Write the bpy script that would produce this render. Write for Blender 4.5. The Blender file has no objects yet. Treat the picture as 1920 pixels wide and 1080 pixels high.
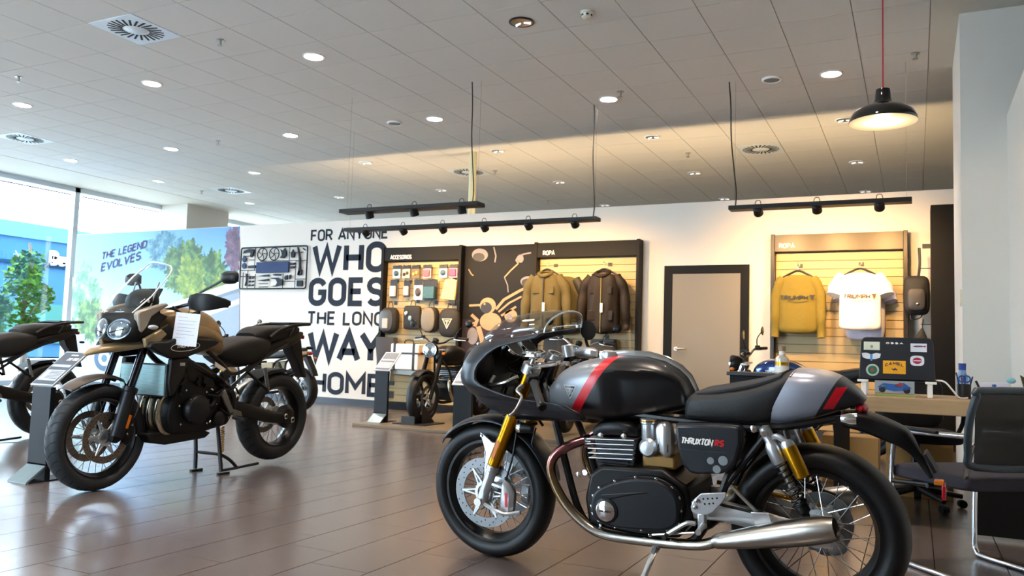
import bpy, bmesh, math, random
from math import sin, cos, pi, radians, sqrt, atan2
from mathutils import Vector, Matrix
from mathutils.bvhtree import BVHTree
random.seed(7)
SC = bpy.context.scene
COL = SC.collection
# ------------------------------------------------------------------ camera
FPX, PITCH, ROLL, YAW, HC = 1530.06, 0.07627654, 0.0317470, -0.46003362, 0.932
FW = Vector((sin(YAW)*cos(PITCH), cos(YAW)*cos(PITCH), sin(PITCH)))
_r0 = Vector((cos(YAW), -sin(YAW), 0)); _u0 = _r0.cross(FW)
RT = cos(ROLL)*_r0 + sin(ROLL)*_u0
UP = -sin(ROLL)*_r0 + cos(ROLL)*_u0
CAM = Vector((0, 0, HC))
cd = bpy.data.cameras.new('camera'); cam = bpy.data.objects.new('camera', cd); COL.objects.link(cam)
cd.sensor_fit = 'HORIZONTAL'; cd.sensor_width = 36; cd.lens = FPX*36/1920; cd.clip_start = .05; cd.clip_end = 200
cam.matrix_world = Matrix(((RT.x, UP.x, -FW.x, 0), (RT.y, UP.y, -FW.y, 0), (RT.z, UP.z, -FW.z, HC), (0, 0, 0, 1)))
SC.camera = cam
cd.dof.use_dof = True; cd.dof.focus_distance = 3.5; cd.dof.aperture_fstop = 7.0
# ------------------------------------------------------------------ light, exposure
SC.view_settings.view_transform = 'Standard'; SC.view_settings.look = 'None'
SC.view_settings.gamma = 1; SC.view_settings.use_curve_mapping = False
SC.view_settings.exposure = 0.40
WORLD_STRENGTH = 16.0
w = bpy.data.worlds.new('sky'); SC.world = w; w.use_nodes = True
bg = w.node_tree.nodes['Background']; bg.inputs[0].default_value = (.80, .90, 1.0, 1); bg.inputs[1].default_value = WORLD_STRENGTH
sd = bpy.data.lights.new('sun', 'SUN'); sd.energy = 3.0; sd.angle = radians(2); sd.color = (1, .95, .88)
so = bpy.data.objects.new('sun', sd); COL.objects.link(so); so.rotation_euler = (radians(32), radians(28), 0)

def ray(u, v): return FW + RT*((u-960)/FPX) - UP*((v-540)/FPX)
def atZ(u, v, z): d = ray(u, v); return CAM + d*((z-HC)/d.z)
def atY(u, v, y): d = ray(u, v); return CAM + d*(y/d.y)
def atX(u, v, x): d = ray(u, v); return CAM + d*(x/d.x)

# ------------------------------------------------------------------ materials
def lin(h):
    if not isinstance(h, str): return tuple(h)
    h = h.lstrip('#'); o = []
    for i in (0, 2, 4):
        c = int(h[i:i+2], 16)/255; o.append(c/12.92 if c <= .04045 else ((c+.055)/1.055)**2.4)
    return tuple(o)
MATS = {}
def N(nt, typ, **kw):
    n = nt.nodes.new(typ)
    for k, v in kw.items():
        if k.startswith('_'): setattr(n, k[1:], v)
        else: n.inputs[k.replace('__', ' ')].default_value = v
    return n
def mat(name, col, rough=.5, metal=0., var=.1, scale=30., bump=0., bscale=200., coat=0., emit=0., spec=.5, stretch=None):
    if name in MATS: return MATS[name]
    m = bpy.data.materials.new(name); m.use_nodes = True; nt = m.node_tree; b = nt.nodes['Principled BSDF']
    c = lin(col); tc = N(nt, 'ShaderNodeTexCoord'); src = tc.outputs['Object']
    if stretch:
        mp = N(nt, 'ShaderNodeMapping'); mp.inputs['Scale'].default_value = stretch; nt.links.new(src, mp.inputs[0]); src = mp.outputs[0]
    no = N(nt, 'ShaderNodeTexNoise', Scale=scale, Detail=3.); nt.links.new(src, no.inputs['Vector'])
    mx = N(nt, 'ShaderNodeMix', _data_type='RGBA')
    mx.inputs[6].default_value = tuple(x*(1-var) for x in c)+(1,); mx.inputs[7].default_value = tuple(min(1, x*(1+var)) for x in c)+(1,)
    nt.links.new(no.outputs[0], mx.inputs[0]); nt.links.new(mx.outputs[2], b.inputs['Base Color'])
    b.inputs['Roughness'].default_value = rough; b.inputs['Metallic'].default_value = metal
    b.inputs['Coat Weight'].default_value = coat; b.inputs['Specular IOR Level'].default_value = spec
    if bump:
        n2 = N(nt, 'ShaderNodeTexNoise', Scale=bscale, Detail=2.); nt.links.new(src, n2.inputs['Vector'])
        bp = N(nt, 'ShaderNodeBump', Strength=bump, Distance=.01); nt.links.new(n2.outputs[0], bp.inputs['Height']); nt.links.new(bp.outputs[0], b.inputs['Normal'])
    if emit:
        b.inputs['Emission Color'].default_value = c+(1,); b.inputs['Emission Strength'].default_value = emit
    MATS[name] = m; return m
def glass(name, tint, refl=.5, rough=.0):
    if name in MATS: return MATS[name]
    m = bpy.data.materials.new(name); m.use_nodes = True; nt = m.node_tree; nt.nodes.remove(nt.nodes['Principled BSDF'])
    t = N(nt, 'ShaderNodeBsdfTransparent'); t.inputs[0].default_value = lin(tint)+(1,)
    g = N(nt, 'ShaderNodeBsdfGlossy', Roughness=rough); g.inputs[0].default_value = (1, 1, 1, 1)
    lw = N(nt, 'ShaderNodeLayerWeight', Blend=.5); pw = N(nt, 'ShaderNodeMath', _operation='POWER'); nt.links.new(lw.outputs['Facing'], pw.inputs[0]); pw.inputs[1].default_value = 4.
    ma = N(nt, 'ShaderNodeMath', _operation='MULTIPLY_ADD'); nt.links.new(pw.outputs[0], ma.inputs[0]); ma.inputs[1].default_value = refl; ma.inputs[2].default_value = .04; mx = N(nt, 'ShaderNodeMixShader')
    nt.links.new(ma.outputs[0], mx.inputs[0]); nt.links.new(t.outputs[0], mx.inputs[1]); nt.links.new(g.outputs[0], mx.inputs[2])
    nt.links.new(mx.outputs[0], nt.nodes['Material Output'].inputs[0]); MATS[name] = m; return m
def bands(name, base, specs, rough=.35, metal=0., coat=0.):
    """paint whose colour depends on s = x + k*z in the bike's own frame: specs = (k, s_lo, s_hi, z_lo, z_hi, colour, metal)"""
    m = mat(name, base, rough, metal, .05, 60, coat=coat); nt = m.node_tree; b = nt.nodes['Principled BSDF']
    prev = b.inputs['Base Color'].links[0].from_socket; pm = None
    tc = N(nt, 'ShaderNodeTexCoord'); sx = N(nt, 'ShaderNodeSeparateXYZ'); nt.links.new(tc.outputs['Object'], sx.inputs[0])
    def step(sock, thr, op):
        q = N(nt, 'ShaderNodeMath', _operation=op); nt.links.new(sock, q.inputs[0]); q.inputs[1].default_value = thr; return q.outputs[0]
    def mul(a, c):
        q = N(nt, 'ShaderNodeMath', _operation='MULTIPLY'); nt.links.new(a, q.inputs[0])
        if isinstance(c, float): q.inputs[1].default_value = c
        else: nt.links.new(c, q.inputs[1])
        return q.outputs[0]
    for k, lo, hi, zl, zh, col, me in specs:
        ma = N(nt, 'ShaderNodeMath', _operation='MULTIPLY_ADD'); nt.links.new(sx.outputs[2], ma.inputs[0]); ma.inputs[1].default_value = k; nt.links.new(sx.outputs[0], ma.inputs[2])
        s = ma.outputs[0]; f = mul(step(s, lo, 'GREATER_THAN'), step(s, hi, 'LESS_THAN'))
        f = mul(f, mul(step(sx.outputs[2], zl, 'GREATER_THAN'), step(sx.outputs[2], zh, 'LESS_THAN')))
        mx = N(nt, 'ShaderNodeMix', _data_type='RGBA'); nt.links.new(f, mx.inputs[0]); nt.links.new(prev, mx.inputs[6]); mx.inputs[7].default_value = lin(col)+(1,); prev = mx.outputs[2]
        mm = N(nt, 'ShaderNodeMix', _data_type='FLOAT'); nt.links.new(f, mm.inputs[0])
        if pm is None: mm.inputs[2].default_value = metal
        else: nt.links.new(pm, mm.inputs[2])
        mm.inputs[3].default_value = me; pm = mm.outputs[0]
    nt.links.new(prev, b.inputs['Base Color']); nt.links.new(pm, b.inputs['Metallic']); return m

# ------------------------------------------------------------------ mesh helpers
def catmull(pts, k=6, closed=False):
    P = [Vector(p) for p in pts]; n = len(P); out = []
    for i in range(n if closed else n-1):
        if closed: a, b, c, d = P[i-1], P[i], P[(i+1) % n], P[(i+2) % n]
        else: a, b, c, d = P[max(i-1, 0)], P[i], P[i+1], P[min(i+2, n-1)]
        for j in range(k):
            t = j/k; out.append(.5*((2*b)+(c-a)*t+(2*a-5*b+4*c-d)*t*t+(3*b-a-3*c+d)*t**3))
    if not closed: out.append(P[-1])
    return out
def lerp(x, tab):
    if x <= tab[0][0]: return tab[0][1]
    for (a, p), (b, q) in zip(tab, tab[1:]):
        if x <= b: return p+(q-p)*(x-a)/(b-a)
    return tab[-1][1]
class MB:
    def __init__(s): s.v = []; s.f = []
    def add(s, vs, fs):
        o = len(s.v); s.v += [tuple(v) for v in vs]; s.f += [tuple(i+o for i in f) for f in fs]; return s
    def box(s, c, d, R=None):
        c = Vector(c); vs = []
        for z in (-1, 1):
            for y in (-1, 1):
                for x in (-1, 1):
                    p = Vector((x*d[0]/2, y*d[1]/2, z*d[2]/2)); vs.append(c+(R @ p if R else p))
        return s.add(vs, [(0, 2, 3, 1), (4, 5, 7, 6), (0, 1, 5, 4), (2, 6, 7, 3), (0, 4, 6, 2), (1, 3, 7, 5)])
    def bx(s, x0, x1, y0, y1, z0, z1): return s.box(((x0+x1)/2, (y0+y1)/2, (z0+z1)/2), (x1-x0, y1-y0, z1-z0))
    def tube(s, pts, r, n=8, closed=False, cap=True, sx=1.):
        P = [Vector(p) for p in pts]; m = len(P); rr = r if isinstance(r, (list, tuple)) else [r]*m
        T = []
        for i in range(m):
            a = P[i-1] if (i or closed) else P[0]; b = P[(i+1) % m] if (i < m-1 or closed) else P[-1]
            t = (b-a); T.append(t.normalized() if t.length > 1e-9 else Vector((0, 0, 1)))
        ref = Vector((0, 0, 1)) if abs(T[0].z) < .9 else Vector((1, 0, 0)); u = (ref-T[0]*ref.dot(T[0])).normalized(); vs = []; fs = []
        for i in range(m):
            u = (u-T[i]*u.dot(T[i])).normalized(); w_ = T[i].cross(u)
            for k in range(n): a = 2*pi*k/n; vs.append(P[i]+(u*cos(a)+w_*sin(a)*sx)*rr[i])
        for i in range(m if closed else m-1):
            j = (i+1) % m
            for k in range(n): l = (k+1) % n; fs.append((i*n+k, i*n+l, j*n+l, j*n+k))
        if cap and not closed: fs += [tuple(range(n-1, -1, -1)), tuple((m-1)*n+k for k in range(n))]
        return s.add(vs, fs)
    def cyl(s, a, b, r, n=12, r2=None): return s.tube([a, b], [r, r if r2 is None else r2], n)
    def lathe(s, prof, o, ax, n=24, closed=False):
        o = Vector(o); ax = Vector(ax).normalized(); ref = Vector((0, 0, 1)) if abs(ax.z) < .9 else Vector((1, 0, 0))
        u = (ref-ax*ref.dot(ax)).normalized(); w_ = ax.cross(u); vs = []; fs = []; m = len(prof)
        for r, h in prof:
            for k in range(n): a = 2*pi*k/n; vs.append(o+ax*h+(u*cos(a)+w_*sin(a))*r)
        for i in range(m if closed else m-1):
            j = (i+1) % m
            for k in range(n): l = (k+1) % n; fs.append((i*n+k, i*n+l, j*n+l, j*n+k))
        if not closed:
            if prof[0][0] > 1e-6: fs.append(tuple(range(n-1, -1, -1)))
            if prof[-1][0] > 1e-6: fs.append(tuple((m-1)*n+k for k in range(n)))
        return s.add(vs, fs)
    def prism(s, poly, a, b, plane='xz', shrink=None):
        f = {'xz': lambda p, q, t: (p, t, q), 'yz': lambda p, q, t: (t, p, q), 'xy': lambda p, q, t: (p, q, t)}[plane]
        n = len(poly); q2 = poly
        if shrink:
            cx = sum(p[0] for p in poly)/n; cy = sum(p[1] for p in poly)/n; q2 = [(cx+(p-cx)*shrink, cy+(q-cy)*shrink) for p, q in poly]
        vs = [f(p, q, a) for p, q in poly]+[f(p, q, b) for p, q in q2]
        return s.add(vs, [tuple(range(n)), tuple(range(2*n-1, n-1, -1))]+[(i, (i+1) % n, n+(i+1) % n, n+i) for i in range(n)])
    def loft(s, rings, cap=True, closed=True):
        n = len(rings[0]); vs = [p for r in rings for p in r]; fs = []
        for i in range(len(rings)-1):
            for k in range(n if closed else n-1): l = (k+1) % n; fs.append((i*n+k, i*n+l, (i+1)*n+l, (i+1)*n+k))
        if cap and closed: fs += [tuple(range(n-1, -1, -1)), tuple((len(rings)-1)*n+k for k in range(n))]
        return s.add(vs, fs)
    def body(s, st, n=28, p=.72, y0=0., bulge=None):
        """stations ((xt,zt),(xb,zb),halfwidth): superellipse rings from bottom to top"""
        rings = []
        for t, b, w_ in st:
            cx, cz = (t[0]+b[0])/2, (t[1]+b[1])/2; hx, hz = (t[0]-b[0])/2, (t[1]-b[1])/2; r = []
            for k in range(n):
                a = 2*pi*k/n; c_, s_ = cos(a), sin(a); yy = w_*math.copysign(abs(c_)**p, c_); q = math.copysign(abs(s_)**p, s_)
                pt = (cx+hx*q, y0+yy, cz+hz*q); r.append(bulge(pt) if bulge else pt)
            rings.append(r)
        return s.loft(rings)
    def ell(s, c, r, n=16, m=10, R=None):
        rings = []
        for i in range(1, m):
            t = pi*i/m; ring = []
            for k in range(n):
                a = 2*pi*k/n; p = Vector((r[0]*sin(t)*cos(a), r[1]*sin(t)*sin(a), r[2]*cos(t))); ring.append(Vector(c)+(R @ p if R else p))
            rings.append(ring)
        return s.loft(rings)
    def grid(s, fn, nu, nv):
        vs = [fn(i/nu, j/nv) for i in range(nu+1) for j in range(nv+1)]
        return s.add(vs, [(i*(nv+1)+j, (i+1)*(nv+1)+j, (i+1)*(nv+1)+j+1, i*(nv+1)+j+1) for i in range(nu) for j in range(nv)])
    def mirror_y(s):
        n = len(s.v); s.v += [(x, -y, z) for x, y, z in s.v]; s.f += [tuple(n+i for i in reversed(f)) for f in s.f]; return s
    def mesh(s, name, m, smooth=35):
        me = bpy.data.meshes.new(name); me.from_pydata(s.v, [], s.f)
        bm = bmesh.new(); bm.from_mesh(me); bmesh.ops.recalc_face_normals(bm, faces=bm.faces); bm.to_mesh(me); bm.free()
        for x in (m if isinstance(m, (list, tuple)) else [m]): me.materials.append(x)
        if smooth:
            me.polygons.foreach_set('use_smooth', [True]*len(me.polygons)); me.set_sharp_from_angle(angle=radians(smooth))
        return me
    def build(s, name, m, parent=None, smooth=35, bev=0, sub=0, solid=0, seg=2):
        return link(name, s.mesh(name, m, smooth), parent, bev, sub, solid, seg)
def link(name, me, parent=None, bev=0, sub=0, solid=0, seg=2):
    o = bpy.data.objects.new(name, me); COL.objects.link(o)
    if parent: o.parent = parent
    if solid:
        d = o.modifiers.new('solid', 'SOLIDIFY'); d.thickness = solid; d.offset = -1
        if len(me.materials) > 1: d.material_offset = 1; d.material_offset_rim = 0
    if bev:
        d = o.modifiers.new('bevel', 'BEVEL'); d.width = bev; d.segments = seg; d.limit_method = 'ANGLE'; d.angle_limit = radians(40); d.harden_normals = False
    if sub: d = o.modifiers.new('sub', 'SUBSURF'); d.levels = sub; d.render_levels = sub
    return o
def tag(o, label, cat, group=None, kind=None):
    if label: o['label'] = label
    if cat: o['category'] = cat
    if group: o['group'] = group
    if kind: o['kind'] = kind
    return o
def thing(name, label, cat, loc=(0, 0, 0), rot=(0, 0, 0), group=None):
    o = bpy.data.objects.new(name, None); o.empty_display_size = .05; COL.objects.link(o); o.location = loc; o.rotation_euler = rot
    return tag(o, label, cat, group)
def copy_tree(o, parent=None, swap=None):
    c = o.copy()
    if swap and c.data and c.data.materials and c.data.materials[0] in swap:
        c.data = c.data.copy()
        for i, m in enumerate(c.data.materials):
            if m in swap: c.data.materials[i] = swap[m]
    COL.objects.link(c); c.parent = parent
    for ch in list(o.children): copy_tree(ch, c, swap)
    return c
def struct(o): o['kind'] = 'structure'; return o
def bvh_of(o):
    return BVHTree.FromPolygons([v.co[:] for v in o.data.vertices], [p.vertices[:] for p in o.data.polygons])

# ------------------------------------------------------------------ stroke lettering
def arc(cx, cy, rx, ry, a0, a1, n=7): return [(cx+rx*cos(radians(a0+(a1-a0)*i/n)), cy+ry*sin(radians(a0+(a1-a0)*i/n))) for i in range(n+1)]
def _O(w_, r): return arc(w_-r, 1-r, r, r, 0, 90)+arc(r, 1-r, r, r, 90, 180)+arc(r, r, r, r, 180, 270)+arc(w_-r, r, r, r, 270, 360)
G_ = {
 'A': (.62, [[(0, 0), (.31, 1), (.62, 0)], [(.1, .3), (.52, .3)]]), 'B': (.52, [[(0, 0), (0, 1)]+arc(.26, .77, .24, .23, 90, -90)+[(0, .54)], [(.2, .54)]+arc(.27, .27, .25, .27, 90, -90)+[(0, 0)]]),
 'C': (.5, [arc(.26, .74, .25, .26, 20, 180)+arc(.26, .26, .25, .26, 180, 340)]), 'D': (.54, [[(0, 0), (0, 1), (.24, 1)]+arc(.24, .7, .3, .3, 90, 0)+arc(.24, .3, .3, .3, 0, -90)+[(0, 0)]]),
 'E': (.46, [[(.46, 1), (0, 1), (0, 0), (.46, 0)], [(0, .52), (.4, .52)]]), 'F': (.46, [[(.46, 1), (0, 1), (0, 0)], [(0, .5), (.4, .5)]]),
 'G': (.54, [arc(.27, .73, .27, .27, 15, 180)+arc(.27, .27, .27, .27, 180, 360)+[(.54, .48), (.3, .48)]]), 'H': (.54, [[(0, 0), (0, 1)], [(.54, 0), (.54, 1)], [(0, .5), (.54, .5)]]),
 'I': (.0, [[(0, 0), (0, 1)]]), 'K': (.54, [[(0, 0), (0, 1)], [(.5, 1), (0, .4)], [(.18, .6), (.54, 0)]]), 'L': (.44, [[(0, 1), (0, 0), (.44, 0)]]),
 'M': (.7, [[(0, 0), (0, 1), (.35, .35), (.7, 1), (.7, 0)]]), 'N': (.56, [[(0, 0), (0, 1), (.56, 0), (.56, 1)]]), 'O': (.54, [_O(.54, .27)+[(.54, .73)]]),
 'P': (.5, [[(0, 0), (0, 1), (.24, 1)]+arc(.24, .73, .26, .27, 90, -90)+[(0, .46)]]), 'R': (.52, [[(0, 0), (0, 1), (.26, 1)]+arc(.26, .74, .25, .26, 90, -90)+[(0, .48)], [(.26, .48), (.52, 0)]]),
 'S': (.52, [arc(.26, .76, .25, .24, 25, 180)+arc(.26, .76, .25, .25, 180, 250, 3)+arc(.26, .25, .26, .25, 70, 0, 3)+arc(.26, .25, .26, .25, 0, -155)]),
 'T': (.52, [[(0, 1), (.52, 1)], [(.26, 1), (.26, 0)]]), 'U': (.54, [[(0, 1)]+arc(.27, .27, .27, .27, 180, 360)+[(.54, 1)]]), 'V': (.6, [[(0, 1), (.3, 0), (.6, 1)]]),
 'W': (.92, [[(0, 1), (.23, 0), (.46, .9), (.69, 0), (.92, 1)]]), 'X': (.56, [[(0, 0), (.56, 1)], [(0, 1), (.56, 0)]]), 'Y': (.6, [[(0, 1), (.3, .45), (.6, 1)], [(.3, .45), (.3, 0)]]),
 'Z': (.5, [[(0, 1), (.5, 1), (0, 0), (.5, 0)]]), 'u': (.42, [[(0, .7)]+arc(.21, .21, .21, .21, 180, 360)+[(.42, .7)], [(.42, .2), (.42, 0)]]), '.': (.0, [[(0, 0), (0, .06)]]), ' ': (.22, []),
 '0': (.5, [_O(.5, .25)+[(.5, .75)]]), '1': (.2, [[(0, .8), (.2, 1), (.2, 0)]]), '2': (.5, [arc(.25, .75, .25, .25, 160, -30)+[(0, 0), (.5, 0)]]), '3': (.5, [[(0, 1), (.48, 1), (.24, .6)]+arc(.24, .3, .26, .3, 90, -150)]),
 '5': (.5, [[(.48, 1), (.05, 1), (0, .55)]+arc(.24, .31, .26, .31, 110, -150)]), '7': (.5, [[(0, 1), (.5, 1), (.15, 0)]]), '8': (.5, [arc(.25, .77, .22, .23, -90, 270, 12), arc(.25, .27, .25, .27, -90, 270, 12)]), '9': (.5, [arc(.25, .72, .25, .28, 0, 360, 12), [(.5, .72), (.3, 0)]]), '-': (.3, [[(0, .45), (.3, .45)]]),
}
def ribbon(pts, t):
    P = [Vector((p[0], p[1])) for p in pts]; Q = [P[0]]
    for p in P[1:]:
        if (p-Q[-1]).length > 1e-5: Q.append(p)
    L, R = [], []; n = len(Q); cl = n > 3 and (Q[0]-Q[-1]).length < 1e-4
    for i in range(n):
        a = Q[i]-Q[i-1] if i else (Q[-1]-Q[-2] if cl else Q[1]-Q[0]); b = Q[i+1]-Q[i] if i < n-1 else (Q[1]-Q[0] if cl else Q[-1]-Q[-2])
        a = a.normalized(); b = b.normalized(); na = Vector((-a.y, a.x)); nb = Vector((-b.y, b.x)); m = na+nb
        m = m.normalized() if m.length > .1 else na; k = min(1/max(m.dot(na), .3), 2.2); L.append(Q[i]+m*k*t/2); R.append(Q[i]-m*k*t/2)
    return L, R
def text_w(s, track): return sum(G_[c][0]+track for c in s)-track
def text(mb, s, fn, h, t=.16, track=.2, width=None, slant=0., depth=.002):
    """fn(u,v,d)->3D point; u,v in metres on the surface, d height above it. width: total width in metres"""
    tw = text_w(s, track); sx = (width-0*h)/tw if width else h; x = 0
    th = t*h
    for c in s:
        wd, strokes = G_[c]
        for st in strokes:
            pts = [(x*sx+th/2*0+p*sx+slant*q*h, th/2+q*(h-th)) for p, q in st]
            L, R = ribbon(pts, th); n = len(L); vs = []; fs = []
            for k, d in ((0, depth), (1, 0.)):
                vs += [fn(p.x, p.y, d) for p in L]+[fn(p.x, p.y, d) for p in R]
            for i in range(n-1): fs += [(i, i+1, n+i+1, n+i), (i, 2*n+i, 2*n+i+1, i+1), (n+i, n+i+1, 3*n+i+1, 3*n+i)]
            fs += [(0, n, 3*n, 2*n), (n-1, 3*n-1, 4*n-1, 2*n-1)]
            mb.add(vs, fs)
        x += wd+track
    return mb
# ------------------------------------------------------------------ room shell
CEIL = 3.918; YW = 10.40; WALLH = 2.92
def tile_mat(name, c1, c2, rough, scale, rv=.08, bump=.02, joint=None):
    m = bpy.data.materials.new(name); m.use_nodes = True; nt = m.node_tree; b = nt.nodes['Principled BSDF']
    g = N(nt, 'ShaderNodeNewGeometry'); mp = N(nt, 'ShaderNodeMapping'); mp.inputs['Scale'].default_value = (3., 1., 1.); nt.links.new(g.outputs['Position'], mp.inputs[0])
    n1 = N(nt, 'ShaderNodeTexNoise', Scale=scale, Detail=6., Roughness=.65); nt.links.new(mp.outputs[0], n1.inputs['Vector'])
    oi = N(nt, 'ShaderNodeObjectInfo'); ad = N(nt, 'ShaderNodeMath', _operation='MULTIPLY_ADD'); nt.links.new(oi.outputs['Random'], ad.inputs[0]); ad.inputs[1].default_value = .22; nt.links.new(n1.outputs[0], ad.inputs[2])
    mx = N(nt, 'ShaderNodeMix', _data_type='RGBA'); nt.links.new(ad.outputs[0], mx.inputs[0]); mx.inputs[6].default_value = lin(c1)+(1,); mx.inputs[7].default_value = lin(c2)+(1,); nt.links.new(mx.outputs[2], b.inputs['Base Color'])
    n2 = N(nt, 'ShaderNodeTexNoise', Scale=9., Detail=4.); nt.links.new(g.outputs['Position'], n2.inputs['Vector'])
    rr = N(nt, 'ShaderNodeMapRange'); rr.inputs['To Min'].default_value = rough-rv; rr.inputs['To Max'].default_value = rough+rv; nt.links.new(n2.outputs[0], rr.inputs[0]); nt.links.new(rr.outputs[0], b.inputs['Roughness'])
    n3 = N(nt, 'ShaderNodeTexNoise', Scale=60., Detail=3.); nt.links.new(mp.outputs[0], n3.inputs['Vector'])
    b.inputs['Specular IOR Level'].default_value = .7 if rough < .5 else .3
    bp = N(nt, 'ShaderNodeBump', Strength=bump, Distance=.01); nt.links.new(n3.outputs[0], bp.inputs['Height']); nt.links.new(bp.outputs[0], b.inputs['Normal'])
    return m
M_floor = tile_mat('floor_stoneware', '#504745', '#675d59', .24, 1.6, .05, .006)
M_grout = mat('grout', '#1a1614', .9, spec=.1)
M_ctile = tile_mat('ceiling_tile_board', '#d2cec8', '#d5d1cb', .9, 6., .03, .05)
M_cgrid = mat('ceiling_grid', '#8d8781', .6)
M_white = mat('white_wall_paint', '#d3cdc3', .75, var=.02, scale=3, bump=.03, bscale=120)
M_plaster = mat('plasterboard', '#cfcabf', .85, var=.02, scale=3)
M_navy = mat('navy_lettering', '#1d2430', .7, var=.05, spec=.2)
M_black = mat('black_powder_coat', '#0e0f11', .45, var=.15)
M_char = mat('charcoal_laminate', '#0b0a0a', .6, var=.12, spec=.2)
M_alu = mat('window_aluminium', '#c9d3da', .35, .2, var=.03)
M_pane = glass('window_glass', '#f4fbff', .45)
M_steel = mat('brushed_steel', '#b9b6b0', .28, 1., var=.1, scale=80, stretch=(1, 1, 12))
M_chrome = mat('chrome', '#d8dadd', .08, 1., var=.02)

# floor: slab with 30 x 60 cm stoneware tiles in third bond
fl = struct(MB().bx(-15.2, 6, -4, 16.6, -.12, -.004).build('floor', M_grout, smooth=0))
cells = []
for k in range(-9, 51):
    x1 = .075-.3*k; x0 = x1-.3; off = (k*7 % 3)*.2+.035
    for j in range(-3, 29):
        y0 = -1+off+.6*j-.6; cells.append((x0, y0))
def vis(x, y, z):
    d = Vector((x, y, z))-CAM; f = d.dot(FW)
    return None if f < .3 else (960+FPX*d.dot(RT)/f, 540-FPX*d.dot(UP)/f, f)
def rank(c, w_, h_, z):
    p = vis(c[0]+w_/2, c[1]+h_/2, z)
    if p is None or not (-60 < p[0] < 1980 and -60 < p[1] < 1140): return 1e9
    return p[2]
cells.sort(key=lambda c: rank(c, .3, .6, 0))
tm = MB().bx(.0022, .2978, .0022, .5978, -.012, 0).mesh('tile', M_floor, 0)
rest = MB()
for i, c in enumerate(cells):
    if i < 300:
        t = link('tile', tm, fl); t.location = (c[0], c[1], 0)
    else: rest.add([(c[0]+a, c[1]+b, 0) for a, b in ((.0022, .0022), (.2978, .0022), (.2978, .5978), (.0022, .5978))], [(0, 1, 2, 3)])
tag(rest.build('tile_field', M_floor, fl, 0), None, None, kind='stuff')

# ceiling: slab, 60 cm tiles, plasterboard margins
ce = struct(MB().bx(-15.2, 6, -4, 16.6, CEIL+.008, CEIL+.2).build('ceiling', M_cgrid, smooth=0))
DIFF = [(-5, -2), (-14, 2), (-14, 9), (-5, 9), (3, 9)]
cc = [(-4.069+.6*i, 6.1617+.6*j) for i in range(-16, 7) for j in range(-6, 17) if (i, j) not in DIFF]
cc.sort(key=lambda c: rank(c, .6, .6, CEIL))
tm = MB().bx(.004, .596, .004, .596, 0, .012).mesh('ceiling_tile', M_ctile, 0); rest = MB()
for i, c in enumerate(cc):
    if i < 300: t = link('ceiling_tile', tm, ce); t.location = (c[0], c[1], CEIL)
    else: rest.bx(c[0]+.004, c[0]+.596, c[1]+.004, c[1]+.596, CEIL, CEIL+.012)
tag(rest.build('ceiling_tile_field', M_ctile, ce, 0), None, None, kind='stuff')
mg = MB()
for a in ((-15.2, -13.672, -4, 16.6), (.134, 6, -4, 16.6), (-13.672, .134, -4, 2.56), (-13.672, .134, 16.364, 16.6)): mg.bx(a[0], a[1], a[2], a[3], CEIL-.004, CEIL+.02)
mg.build('plasterboard_margin', M_plaster, ce, 0)

wb = struct(MB().bx(-14.66, .69, YW, YW+.1, 0, WALLH).build('wall_back', M_white, smooth=0, bev=.004))
struct(MB().bx(-14.66, .69, YW-.014, YW, 0, .1).build('baseboard_back', mat('baseboard_navy', '#1f2733', .5), smooth=0))
struct(MB().bx(-15.2, 6, 16.6, 16.7, 0, CEIL).build('wall_far', M_plaster, smooth=0))
struct(MB().bx(.352, 1.2, 7.71, 9.147, 0, CEIL).build('wall_pillar_right', M_white, smooth=0))
struct(MB().bx(.69, .8, 3.3, 7.71, 0, 3.0).build('wall_right', M_white, smooth=0))
struct(MB().bx(6, 6.1, -4, 16.6, 0, CEIL).build('wall_end', M_white, smooth=0))
struct(MB().bx(-15.1, -14.26, 12.67, 13.87, 0, CEIL).build('wall_column_left', M_white, smooth=0))
struct(MB().cyl((-6.02, 10.68, 0), (-6.02, 10.68, CEIL), .055, 20).build('trim_pole', mat('cream_pole', '#d8cfa6', .5)))
tag(MB().bx(.335, .352, 7.76, 7.84, 1.42, 1.56).build('wall_switch', mat('cream_plastic', '#d9cdb0', .4), bev=.004), 'small cream thermostat on the edge of the white pillar', 'thermostat')

# glazed facades
def facade(ys, x, n0, axis):
    for i, (a, b) in enumerate(zip(ys, ys[1:])):
        def bxx(mb, p, q, z0, z1, d0, d1):
            return mb.bx(x+d0, x+d1, p, q, z0, z1) if axis == 'y' else mb.bx(p, q, x+d0, x+d1, z0, z1)
        f = MB()
        for p, q, z0, z1 in ((a, a+.09, 0, CEIL), (b-.02, b, 0, CEIL), (a, b, CEIL-.1, CEIL), (a, b, 0, .09)): bxx(f, p, q, z0, z1, -.08, .04)
        o = struct(f.build('window_%d' % (n0+i), M_alu, smooth=0))
        bxx(MB(), a+.09, b-.02, .09, CEIL-.1, -.03, -.018).build('pane', M_pane, o, 0)
        bxx(MB(), a+.15, b-.08, CEIL-.175, CEIL-.15, -.016, .0).build('blind_bar', mat('blind_bar', '#4c4f78', .5), o, 0)
facade([-1.6, 1.84, 4.76, 7.68, 10.6, 13.52, 16.6], -15.1, 1, 'y')
facade([-6.6, -3.8], -1.6, 8, 'x')  # unseen bay added behind the camera, its place and width set for daylight
struct(MB().bx(-15.2, -6.6, -1.7, -1.6, 0, CEIL).build('wall_front_left', M_white, smooth=0)); struct(MB().bx(-3.8, 6.1, -1.7, -1.6, 0, CEIL).build('wall_front_right', M_white, smooth=0))

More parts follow.
